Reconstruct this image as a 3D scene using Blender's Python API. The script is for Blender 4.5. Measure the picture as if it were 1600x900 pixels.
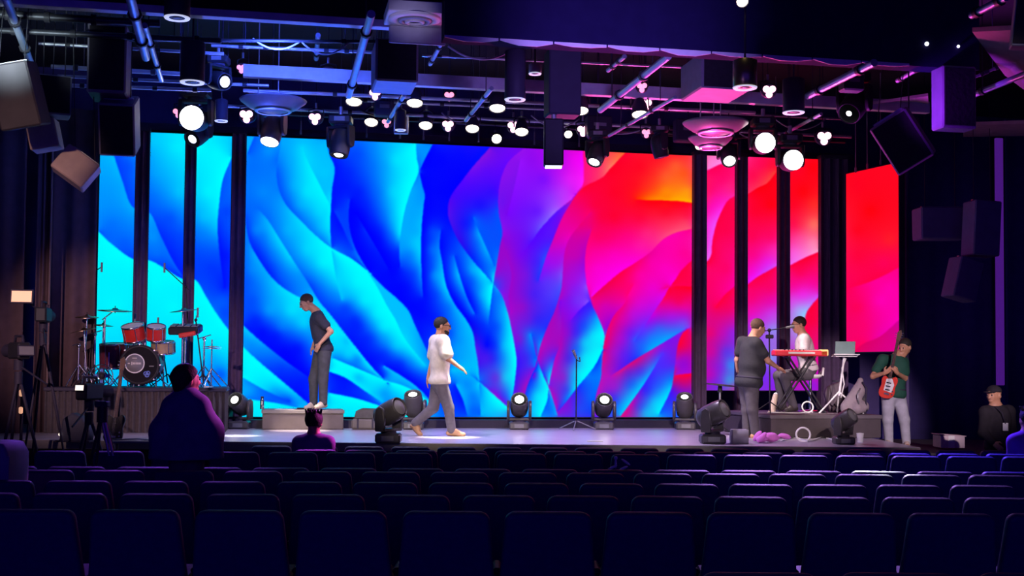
import bpy, math, random
import numpy as np
from mathutils import Vector, Matrix, Quaternion
for _o in list(bpy.data.objects): bpy.data.objects.remove(_o)
sc = bpy.context.scene; COL = sc.collection
R = math.radians; PI = math.pi
rnd = random.Random(11)
# ---------------------------------------------------------------- camera
F = 1900.; CAM = Vector((0, 0, 1.67)); PITCH = R(2.2); ROLL = R(.5); HORIZON = 575.
SHIFT = (HORIZON-450)/1600-math.tan(PITCH)*F/1600
RC = Matrix.Rotation(PI/2+PITCH, 3, 'X') @ Matrix.Rotation(ROLL, 3, 'Z')
_cd = bpy.data.cameras.new('camera'); _cd.sensor_width = 36; _cd.lens = F/1600*36; _cd.shift_y = SHIFT
_cd.clip_end = 200
_co = bpy.data.objects.new('camera', _cd); COL.objects.link(_co)
_co.matrix_world = Matrix.Translation(CAM) @ RC.to_4x4(); sc.camera = _co
def ray(px, py): return RC @ Vector(((px-800)/F, (450-py)/F+SHIFT*1600/F, -1))
def P(px, py, Y):
    d = ray(px, py); return CAM+d*(Y/d.y)
def onz(px, py, z):
    d = ray(px, py); return CAM+d*((z-CAM.z)/d.z)
TANP = .195; PHI = math.atan(TANP); UX = Vector((math.cos(PHI), math.sin(PHI), 0)); UN = Vector((math.sin(PHI), -math.cos(PHI), 0))
def PL(px, py, D=21.):              # a point on the vertical plane parallel to the LED wall, D metres away at its middle
    q = P(731, 651, D); d = ray(px, py); return CAM+d*((q-CAM).dot(UN)/d.dot(UN))
RP = Matrix.Rotation(PHI, 3, 'Z')
# ---------------------------------------------------------------- world, lamps, exposure
sc.view_settings.view_transform = 'Standard'; sc.view_settings.look = 'None'; sc.view_settings.gamma = 1
sc.view_settings.use_curve_mapping = False; sc.view_settings.exposure = 0.
_w = bpy.data.worlds.new('house_dark'); sc.world = _w; _w.use_nodes = True
_w.node_tree.nodes['Background'].inputs[0].default_value = (.05, .02, .8, 1); _w.node_tree.nodes['Background'].inputs[1].default_value = .6
def spot(name, pos, target, power, color, angle, blend=.4, radius=.08):
    l = bpy.data.lights.new(name, 'SPOT'); l.energy = power; l.color = color; l.spot_size = R(angle); l.spot_blend = blend; l.shadow_soft_size = radius
    o = bpy.data.objects.new(name, l); COL.objects.link(o); o.location = pos
    o.rotation_euler = (Vector(target)-Vector(pos)).to_track_quat('-Z', 'Y').to_euler(); return o
ZS = .65                                                    # stage floor height
WARM = (1, .80, .58); COOL = (.85, .9, 1)
# unseen follow-spot style keys added high behind the camera for frontal light
for _px, _py, _D, _x, _w, _c, _an in ((200, 560, 18.9, -6, 13000, (1, .62, .66), 9), (500, 590, 19.2, -4.2, 17000, WARM, 7), (705, 600, 18.3, -1, 12500, WARM, 7), (1010, 640, 18.8, 1, 7000, (1, .8, .85), 7), (1200, 590, 18.9, 2.5, 13500, (1, .76, .7), 7.5), (1390, 610, 18.9, 4.5, 19000, (.95, .72, .8), 7)):
    spot('unseen_front_key', (_x, -6, 6.3), P(_px, _py, _D), _w, _c, _an, .7, .12)
# truss lamps that throw the pools on the stage floor
spot('truss_lamp', P(777, 176, 17.4), onz(702, 683, ZS), 3600, (1, .93, .82), 12, .5, .06)
spot('truss_lamp', P(430, 226, 18.0), onz(374, 681, ZS), 3000, COOL, 9, .5, .06)
spot('truss_lamp', P(580, 205, 18.6), P(478, 640, 19.3), 2600, WARM, 13, .6, .06)
spot('truss_lamp', P(1000, 192, 17.3), P(1180, 620, 18.5), 900, WARM, 22, .6, .06)
spot('truss_lamp', P(1093, 240, 19.0), P(1250, 580, 19.4), 1100, (1, .82, .75), 20, .6, .06)
spot('added_deck_wash', PL(560, 190, 17.6), onz(560, 684, ZS), 1000, (.72, .62, 1), 100, .9, .2)  # added overhead washes, tied to no fixture, that brighten the deck
spot('added_deck_wash', PL(965, 228, 17.2), onz(960, 684, ZS), 1100, (.78, .6, 1), 100, .9, .2)
# coloured wash from the rig out over the seats
spot('seat_wash_lamp', P(1270, 230, 17.2), P(1560, 700, 12.5), 6500, (.1, .05, 1), 26, .7, .1)
spot('seat_wash_lamp', P(1190, 236, 17.2), P(1300, 716, 11), 5000, (.45, .22, 1), 26, .8, .1)
spot('seat_wash_lamp', P(1240, 262, 17.2), P(1378, 738, 10.5), 9000, (.85, .9, .95), 5.5, .5, .05)
spot('seat_wash_lamp', P(300, 200, 16.2), P(120, 720, 10.5), 900, (.3, .06, 1), 30, .8, .1)
spot('seat_wash_lamp', P(492, 196, 17.6), P(480, 690, 13), 2000, (.6, .05, 1), 10, .8, .1)
spot('pink_rim_lamp', P(1202, 150, 16.1), P(300, 640, 10.45), 7000, (1, .15, .75), 4.5, .6, .06)
spot('pink_rim_lamp', P(1286, 226, 17.9), P(495, 676, 13.6), 8000, (1, .1, .8), 4, .6, .06)
spot('pink_rim_lamp', P(1095, 219, 18.0), P(1600, 670, 13.6), 5000, (1, .12, .8), 4, .6, .06)
# coloured beams thrown up from the floor lamps
spot('floor_beam_lamp', onz(646, 671, ZS)+Vector((0, -.3, .6)), P(616, 135, 15.8), 2200, (.02, .1, 1), 34, .8, .08)
spot('floor_beam_lamp', onz(374, 670, ZS)+Vector((0, -.3, .6)), P(300, 70, 15.5), 1500, (.05, .1, 1), 60, .8, .08)
spot('floor_beam_lamp', onz(1070, 671, ZS)+Vector((0, -.3, .6)), P(1118, 150, 15.8), 3800, (1, .06, .42), 58, .8, .08)
spot('floor_beam_lamp', onz(1318, 694, ZS)+Vector((0, 0, .6)), P(1440, 150, 16), 1700, (.6, .05, .8), 56, .8, .08)
spot('added_violet_wash', P(1325, 215, 13.4), P(1460, 160, 14.1), 260, (.35, .03, 1), 46, .8, .08)  # added violet spot without a fixture, tints the right speaker's side
spot('added_roof_wash', P(575, 200, 11), P(645, 20, 13.3), 110, (.6, .5, 1), 15, .7, .1)  # added wash in mid-air that brightens the ceiling vent
# warm spot added out of view to light the tan speaker
spot('added_warm_spot', (-5.5, 5, 5.2), P(98, 240, 14.5), 1200, (1, .62, .5), 6.5, .8, .1)
# washes added without fixtures to tint the steel, hem and roof deck
spot('added_roof_wash', P(430, 70, 14.5), P(390, 100, 18), 520, (.06, .12, 1), 120, .9, .2)
spot('added_roof_wash', P(1000, 190, 10.5), P(960, 90, 13), 500, (.35, .2, 1), 60, .9, .2)
spot('added_roof_wash', P(-40, 110, 12), P(90, 40, 15.5), 420, (.75, .95, 1), 34, .9, .2)
# ---------------------------------------------------------------- helpers: materials
MATS = {}
def mat(name, rgb, rough=.6, metal=0., var=.25, scale=6., bump=0., emit=0., ecol=None, spec=.4):
    if name in MATS: return MATS[name]
    m = bpy.data.materials.new(name); m.use_nodes = True; nt = m.node_tree; b = nt.nodes['Principled BSDF']
    b.inputs['Roughness'].default_value = rough; b.inputs['Metallic'].default_value = metal
    b.inputs['Specular IOR Level'].default_value = spec
    b.inputs['Base Color'].default_value = (*rgb, 1)
    if var or bump:
        tc = nt.nodes.new('ShaderNodeTexCoord'); n = nt.nodes.new('ShaderNodeTexNoise'); n.inputs['Scale'].default_value = scale; n.inputs['Detail'].default_value = 4
        nt.links.new(tc.outputs['Object'], n.inputs['Vector'])
        if var:
            mx = nt.nodes.new('ShaderNodeMix'); mx.data_type = 'RGBA'
            mx.inputs[6].default_value = (*[c*(1-var) for c in rgb], 1); mx.inputs[7].default_value = (*[min(1, c*(1+var)) for c in rgb], 1)
            nt.links.new(n.outputs['Fac'], mx.inputs[0]); nt.links.new(mx.outputs[2], b.inputs['Base Color'])
        if bump:
            bp = nt.nodes.new('ShaderNodeBump'); bp.inputs['Strength'].default_value = bump; bp.inputs['Distance'].default_value = .02
            nt.links.new(n.outputs['Fac'], bp.inputs['Height']); nt.links.new(bp.outputs['Normal'], b.inputs['Normal'])
    if emit:
        b.inputs['Emission Color'].default_value = (*(ecol or rgb), 1); b.inputs['Emission Strength'].default_value = emit
    MATS[name] = m; return m
black = mat('black_paint', (.035, .03, .055), .6, spec=.2)
blackgloss = mat('black_plastic', (.025, .024, .032), .5, spec=.2)
blackcloth = mat('black_cloth', (.03, .026, .034), .95, scale=20, bump=.2, spec=.1)
greycloth = mat('charcoal_cloth', (.085, .08, .085), .9, scale=14, bump=.2, spec=.1)
steel = mat('grey_steel', (.42, .43, .46), .4, .6)
whitepaint = mat('pale_paint', (.62, .62, .66), .6)
chrome = mat('chrome', (.8, .8, .82), .18, 1., var=.05)
greypl = mat('grey_plastic', (.2, .2, .22), .5)
brass = mat('cymbal_bronze', (.5, .4, .26), .3, 1., scale=30)
white = mat('white_plastic', (.8, .8, .82), .5)
warmlens = mat('warm_lamp_glow', (1, .93, .75), .4, var=0, emit=9., ecol=(1, .90, .66))
whitelens = mat('white_lamp_glow', (1, 1, 1), .4, var=0, emit=7., ecol=(1, .98, .95))
softlens = mat('soft_lamp_glow', (.8, .85, 1), .4, var=0, emit=1.6, ecol=(.85, .9, 1))
pinklens = mat('pink_lamp_glow', (1, .5, .7), .4, var=0, emit=4., ecol=(1, .45, .62))
pinkdim = mat('dim_pink_lamp_glow', (1, .4, .6), .4, var=0, emit=1.3, ecol=(1, .35, .55))
ringlens = mat('ring_lamp_glow', (.8, .85, 1), .4, var=0, emit=.75, ecol=(.7, .75, 1))
# ---------------------------------------------------------------- helpers: objects
def tag(o, label=None, cat=None, group=None, kind=None):
    if label: o['label'] = label
    if cat: o['category'] = cat
    if group: o['group'] = group
    if kind: o['kind'] = kind
    return o
def thing(name, label, cat, loc=(0, 0, 0), group=None, rot=None):
    o = bpy.data.objects.new(name, None); COL.objects.link(o); o.empty_display_size = .1
    M = (rot.to_4x4() if rot is not None else Matrix.Identity(4)); M.translation = Vector(loc); o.matrix_world = M
    return tag(o, label, cat, group)
def copy_tree(o, parent=None):
    c = o.copy(); COL.objects.link(c); c.parent = parent
    for ch in list(o.children): copy_tree(ch, c)
    return c
def V(*a): return Vector(a)
def frame(d, up=Vector((0, 0, 1))):          # rotation whose Z column points along d
    z = Vector(d).normalized(); u = Vector(up)
    if abs(z.dot(u)) > .98: u = Vector((0, 1, 0)) if abs(z.y) < .9 else Vector((1, 0, 0))
    x = u.cross(z).normalized(); y = z.cross(x); m = Matrix((x, y, z)).transposed(); return m
class MB:
    def __init__(s): s.v = []; s.f = []; s.sm = []
    def add(s, vs, fs, smooth=False, M=None, at=None):
        k = len(s.v)
        for p in vs:
            p = Vector(p)
            if M is not None: p = M @ p
            if at is not None: p = p+Vector(at)
            s.v.append(p)
        for f in fs: s.f.append([i+k for i in f]); s.sm.append(smooth)
        return s
    def box(s, c, size, M=None, bev=0.):
        x, y, z = [a/2 for a in size]; c = Vector(c)
        if bev <= 0:
            vs = [(a*x, b*y, d*z) for d in (-1, 1) for b in (-1, 1) for a in (-1, 1)]
            fs = [(0, 2, 3, 1), (4, 5, 7, 6), (0, 1, 5, 4), (2, 6, 7, 3), (0, 4, 6, 2), (1, 3, 7, 5)]
        else:
            b = min(bev, x*.9, y*.9, z*.9); vs = []; idx = {}
            for sz in (-1, 1):
                for sy in (-1, 1):
                    for sx in (-1, 1):
                        for ax in range(3):
                            p = [sx*(x-b), sy*(y-b), sz*(z-b)]; p[ax] = (sx*x, sy*y, sz*z)[ax]
                            idx[(sx, sy, sz, ax)] = len(vs); vs.append(tuple(p))
            fs = []
            for ax in range(3):
                o = [i for i in range(3) if i != ax]
                for sg in (-1, 1):
                    q = []
                    for (p1, p2) in ((-1, -1), (1, -1), (1, 1), (-1, 1)):
                        k = [0, 0, 0]; k[ax] = sg; k[o[0]] = p1; k[o[1]] = p2; q.append(idx[(*k, ax)])
                    fs.append(q)
            for ax in range(3):
                o = [i for i in range(3) if i != ax]
                for p1 in (-1, 1):
                    for p2 in (-1, 1):
                        k1 = [0, 0, 0]; k1[o[0]] = p1; k1[o[1]] = p2; k2 = list(k1); k1[ax] = -1; k2[ax] = 1
                        fs.append([idx[(*k1, o[0])], idx[(*k2, o[0])], idx[(*k2, o[1])], idx[(*k1, o[1])]])
            for sz in (-1, 1):
                for sy in (-1, 1):
                    for sx in (-1, 1): fs.append([idx[(sx, sy, sz, a)] for a in range(3)])
        if M is not None: vs = [M @ Vector(p) for p in vs]
        return s.add(vs, fs, False, None, c)
    def lathe(s, prof, n=20, M=None, at=None, caps=True, smooth=True):    # prof: (r,z) list
        vs = []; fs = []; m = len(prof)
        for k in range(n):
            a = 2*PI*k/n
            for r, z in prof: vs.append((r*math.cos(a), r*math.sin(a), z))
        for k in range(n):
            k2 = (k+1) % n
            for j in range(m-1): fs.append((k*m+j, k2*m+j, k2*m+j+1, k*m+j+1))
        s.add(vs, fs, smooth, M, at)
        if caps:
            for j in (0, m-1):
                if prof[j][0] > 1e-5: s.add([vs[k*m+j] for k in range(n)], [list(range(n)) if j else list(range(n))[::-1]], False, M, at)
        return s
    def cyl(s, a, b, r, r2=None, n=12, caps=True):
        a = Vector(a); b = Vector(b); L = (b-a).length
        if L < 1e-6: return s
        return s.lathe([(r, 0), (r if r2 is None else r2, L)], n, frame(b-a), a, caps)
    def tube(s, pts, r, n=8, closed=False):
        pts = [Vector(p) for p in pts]; m = len(pts); vs = []; fs = []
        rr = r if isinstance(r, (list, tuple)) else [r]*m
        prev = None
        for i, p in enumerate(pts):
            d = (pts[(i+1) % m]-pts[i-1]) if closed or 0 < i < m-1 else (pts[1]-pts[0] if i == 0 else pts[-1]-pts[-2])
            d = d.normalized() if d.length > 1e-9 else Vector((0, 0, 1))
            if prev is None: X = frame(d).col[0]
            else: X = (prev-d*prev.dot(d)).normalized()
            prev = X; Y = d.cross(X)
            for k in range(n):
                a = 2*PI*k/n; vs.append(p+(X*math.cos(a)+Y*math.sin(a))*rr[i])
        for i in range(m if closed else m-1):
            for k in range(n):
                i2 = (i+1) % m; fs.append((i*n+k, i*n+(k+1) % n, i2*n+(k+1) % n, i2*n+k))
        if not closed: fs += [list(range(n))[::-1], [(m-1)*n+k for k in range(n)]]
        return s.add(vs, fs, True)
    def sphere(s, c, r, n=14, m=8, M=None):
        r3 = r if isinstance(r, (tuple, list)) else (r, r, r); vs = [(0, 0, -r3[2])]; fs = []
        for j in range(1, m):
            t = -PI/2+PI*j/m
            for k in range(n): a = 2*PI*k/n; vs.append((r3[0]*math.cos(t)*math.cos(a), r3[1]*math.cos(t)*math.sin(a), r3[2]*math.sin(t)))
        vs.append((0, 0, r3[2])); L = len(vs)-1
        for k in range(n):
            k2 = (k+1) % n; fs.append((0, 1+k2, 1+k)); fs.append((L, L-n+k, L-n+k2))
            for j in range(m-2): a = 1+j*n; fs.append((a+k, a+k2, a+n+k2, a+n+k))
        return s.add(vs, fs, True, M, c)
    def prism(s, poly, z0, z1, M=None, at=None, bev=0., smooth=False):      # poly in xy, extruded along z
        n = len(poly)
        if bev <= 0:
            vs = [(x, y, z0) for x, y in poly]+[(x, y, z1) for x, y in poly]
            fs = [list(range(n))[::-1], list(range(n, 2*n))]+[(k, (k+1) % n, n+(k+1) % n, n+k) for k in range(n)]
            return s.add(vs, fs, False, M, at)
        cx = sum(p[0] for p in poly)/n; cy = sum(p[1] for p in poly)/n
        def ins(e):
            o = []
            for x, y in poly:
                d = math.hypot(x-cx, y-cy); o.append((x-(x-cx)*e/d, y-(y-cy)*e/d))
            return o
        rings = [(ins(bev), z0), (ins(bev*.3), z0+bev*.3), (poly, z0+bev), (poly, z1-bev), (ins(bev*.3), z1-bev*.3), (ins(bev), z1)]
        vs = [(x, y, z) for pl, z in rings for x, y in pl]
        s.add(vs, [(i*n+k, i*n+(k+1) % n, (i+1)*n+(k+1) % n, (i+1)*n+k) for i in range(5) for k in range(n)], True, M, at)
        return s.add([(x, y, z0) for x, y in rings[0][0]]+[(x, y, z1) for x, y in rings[-1][0]], [list(range(n))[::-1], list(range(n, 2*n))], False, M, at)
    def mesh(s, name, inv=None):
        me = bpy.data.meshes.new(name); vs = [(inv @ p) if inv is not None else p for p in s.v]
        me.from_pydata([tuple(p) for p in vs], [], s.f); me.polygons.foreach_set('use_smooth', s.sm); me.update(); return me
    def build(s, name, m, parent=None, world=False, label=None):
        inv = parent.matrix_world.inverted() if (parent is not None and world) else None
        if inv is not None and parent.parent is not None: inv = (parent.parent.matrix_world).inverted()
        me = s.mesh(name, inv); me.materials.append(m)
        o = bpy.data.objects.new(name, me); COL.objects.link(o)
        if parent is not None: o.parent = parent
        if label: o['label'] = label
        return o
def solid(name, mb, m, label, cat, group=None, origin=None):      # a thing that is one mesh, origin moved to its base
    vs = mb.v; c = Vector(origin) if origin is not None else Vector(((min(p.x for p in vs)+max(p.x for p in vs))/2, (min(p.y for p in vs)+max(p.y for p in vs))/2, min(p.z for p in vs)))
    mb.v = [p-c for p in vs]; o = mb.build(name, m); o.location = c; return tag(o, label, cat, group)
def struct(name, mb, m, parent=None):
    o = mb.build(name, m, parent)
    if parent is None: o['kind'] = 'structure'
    return o
ORD = 'first second third fourth fifth sixth seventh eighth ninth tenth eleventh twelfth thirteenth fourteenth fifteenth sixteenth seventeenth eighteenth nineteenth twentieth'.split()
# ---------------------------------------------------------------- helpers: organic shapes from a distance field
class Sdf:
    def __init__(s): s.p = []; s.cl = []
    def cone(s, a, ra, b, rb, k=.03, flat=None, fs=1.): s.p.append(('c', np.array(a, float), ra, np.array(b, float), rb, k, flat, fs)); return s
    def ell(s, c, r, M=None, k=.03): s.p.append(('e', np.array(c, float), np.array(r, float), np.array(M if M is not None else Matrix.Identity(3), float), None, k, None, 1)); return s
    def clip(s, point, normal): s.cl.append((np.array(point, float), np.array(normal, float))); return s     # keeps the side the normal points away from
    def mesh(s, name, h=.01, inv=None):
        lo = np.full(3, 1e9); hi = -lo
        for q in s.p:
            if q[0] == 'c':
                for p, r in ((q[1], q[2]), (q[3], q[4])): lo = np.minimum(lo, p-r*1.0); hi = np.maximum(hi, p+r*1.0)
            else: lo = np.minimum(lo, q[1]-q[2].max()); hi = np.maximum(hi, q[1]+q[2].max())
        lo -= .05; hi += .05; N = np.ceil((hi-lo)/h).astype(int)+1
        ax = [lo[i]+h*np.arange(N[i]) for i in range(3)]; D = np.full(N, .2, np.float32)
        for q in s.p:
            kk = q[5]; pad = kk+.03
            if q[0] == 'c':
                rm = max(q[2], q[4]); a = np.minimum(q[1], q[3])-rm-pad; b = np.maximum(q[1], q[3])+rm+pad
            else: rm = q[2].max(); a = q[1]-rm-pad; b = q[1]+rm+pad
            i0 = np.maximum(0, ((a-lo)/h).astype(int)); i1 = np.minimum(N, ((b-lo)/h).astype(int)+2)
            if (i1 <= i0).any(): continue
            X, Y, Z = np.meshgrid(*[ax[i][i0[i]:i1[i]] for i in range(3)], indexing='ij'); pt = np.stack([X, Y, Z], -1)
            if q[0] == 'c':
                A, ra, B, rb = q[1:5]; pp = pt
                if q[6] is not None:
                    n = np.array(q[6], float); n /= np.linalg.norm(n); m = (A+B)/2; dn = ((pp-m)@n)[..., None]
                    pp = pp+n*dn*(1/q[7]-1)
                ba = B-A; L2 = max(ba@ba, 1e-9); t = np.clip(((pp-A)@ba)/L2, 0, 1)
                d = np.linalg.norm(pp-A-t[..., None]*ba, axis=-1)-(ra+(rb-ra)*t)
                if q[6] is not None: d = d*max(q[7], .45)
            else:
                l = (pt-q[1])@q[3]; k0 = np.linalg.norm(l/q[2], axis=-1); k1 = np.linalg.norm(l/q[2]**2, axis=-1)
                d = k0*(k0-1)/np.maximum(k1, 1e-6)
            sl = tuple(slice(i0[i], i1[i]) for i in range(3)); o = D[sl]
            hh = np.maximum(kk-np.abs(o-d), 0)/kk; D[sl] = np.minimum(o, d)-hh*hh*kk/4
        G = None
        for p, n in s.cl:
            if G is None: G = np.stack(np.meshgrid(*ax, indexing='ij'), -1)
            D = np.maximum(D, (G-p)@(n/np.linalg.norm(n)))
        S = D < 0; c = [S[i:N[0]-1+i, j:N[1]-1+j, k:N[2]-1+k] for i in (0, 1) for j in (0, 1) for k in (0, 1)]
        cnt = sum(x.astype(np.int8) for x in c); act = (cnt > 0) & (cnt < 8); I = np.argwhere(act); idx = np.full(act.shape, -1, np.int64); idx[act] = np.arange(len(I))
        acc = np.zeros((len(I), 3)); num = np.zeros(len(I))
        for a in range(3):
            for u in (0, 1):
                for w in (0, 1):
                    o0 = [0, 0, 0]; o1 = [x for x in range(3) if x != a]; o0[o1[0]] = u; o0[o1[1]] = w; e0 = I+np.array(o0); e1 = e0.copy(); e1[:, a] += 1
                    d0 = D[e0[:, 0], e0[:, 1], e0[:, 2]]; d1 = D[e1[:, 0], e1[:, 1], e1[:, 2]]; cr = (d0 < 0) != (d1 < 0)
                    t = np.where(cr, d0/np.where(np.abs(d0-d1) < 1e-12, 1, d0-d1), 0); pos = e0.astype(float); pos[:, a] += t
                    acc[cr] += pos[cr]; num[cr] += 1
        vs = lo+h*acc/num[:, None]; quads = []
        for a in range(3):
            b, g = [x for x in range(3) if x != a]
            s0 = [slice(1, -1)]*3; s0[a] = slice(0, N[a]-1); s1 = list(s0); s1[a] = slice(1, N[a])
            A = S[tuple(s0)]; B = S[tuple(s1)]; E = np.argwhere(A != B); off = np.array([1, 1, 1]); off[a] = 0; E = E+off
            fl = S[E[:, 0], E[:, 1], E[:, 2]]
            def at(db, dg):
                q = E.copy(); q[:, b] -= db; q[:, g] -= dg; return idx[q[:, 0], q[:, 1], q[:, 2]]
            Q = np.stack([at(1, 1), at(0, 1), at(0, 0), at(1, 0)], 1)
            rev = fl if a != 1 else ~fl
            Q[~rev] = Q[~rev][:, ::-1]; quads.append(Q)
        Q = np.vstack(quads)
        me = bpy.data.meshes.new(name)
        if inv is not None: vs = vs@np.array(inv.to_3x3()).T+np.array(inv.translation)
        me.vertices.add(len(vs)); me.vertices.foreach_set('co', vs.astype(np.float32).ravel())
        me.loops.add(Q.size); me.loops.foreach_set('vertex_index', Q.astype(np.int32).ravel())
        me.polygons.add(len(Q)); me.polygons.foreach_set('loop_start', np.arange(0, Q.size, 4, dtype=np.int32)); me.polygons.foreach_set('use_smooth', np.ones(len(Q), bool))
        me.update(calc_edges=True); me.validate(); return me
    def build(s, name, m, parent=None, h=.01, label=None):
        inv = parent.matrix_world.inverted() if parent is not None else None
        me = s.mesh(name, h, inv); me.materials.append(m); o = bpy.data.objects.new(name, me); COL.objects.link(o)
        if parent is not None: o.parent = parent
        if label: o['label'] = label
        return o
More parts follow.
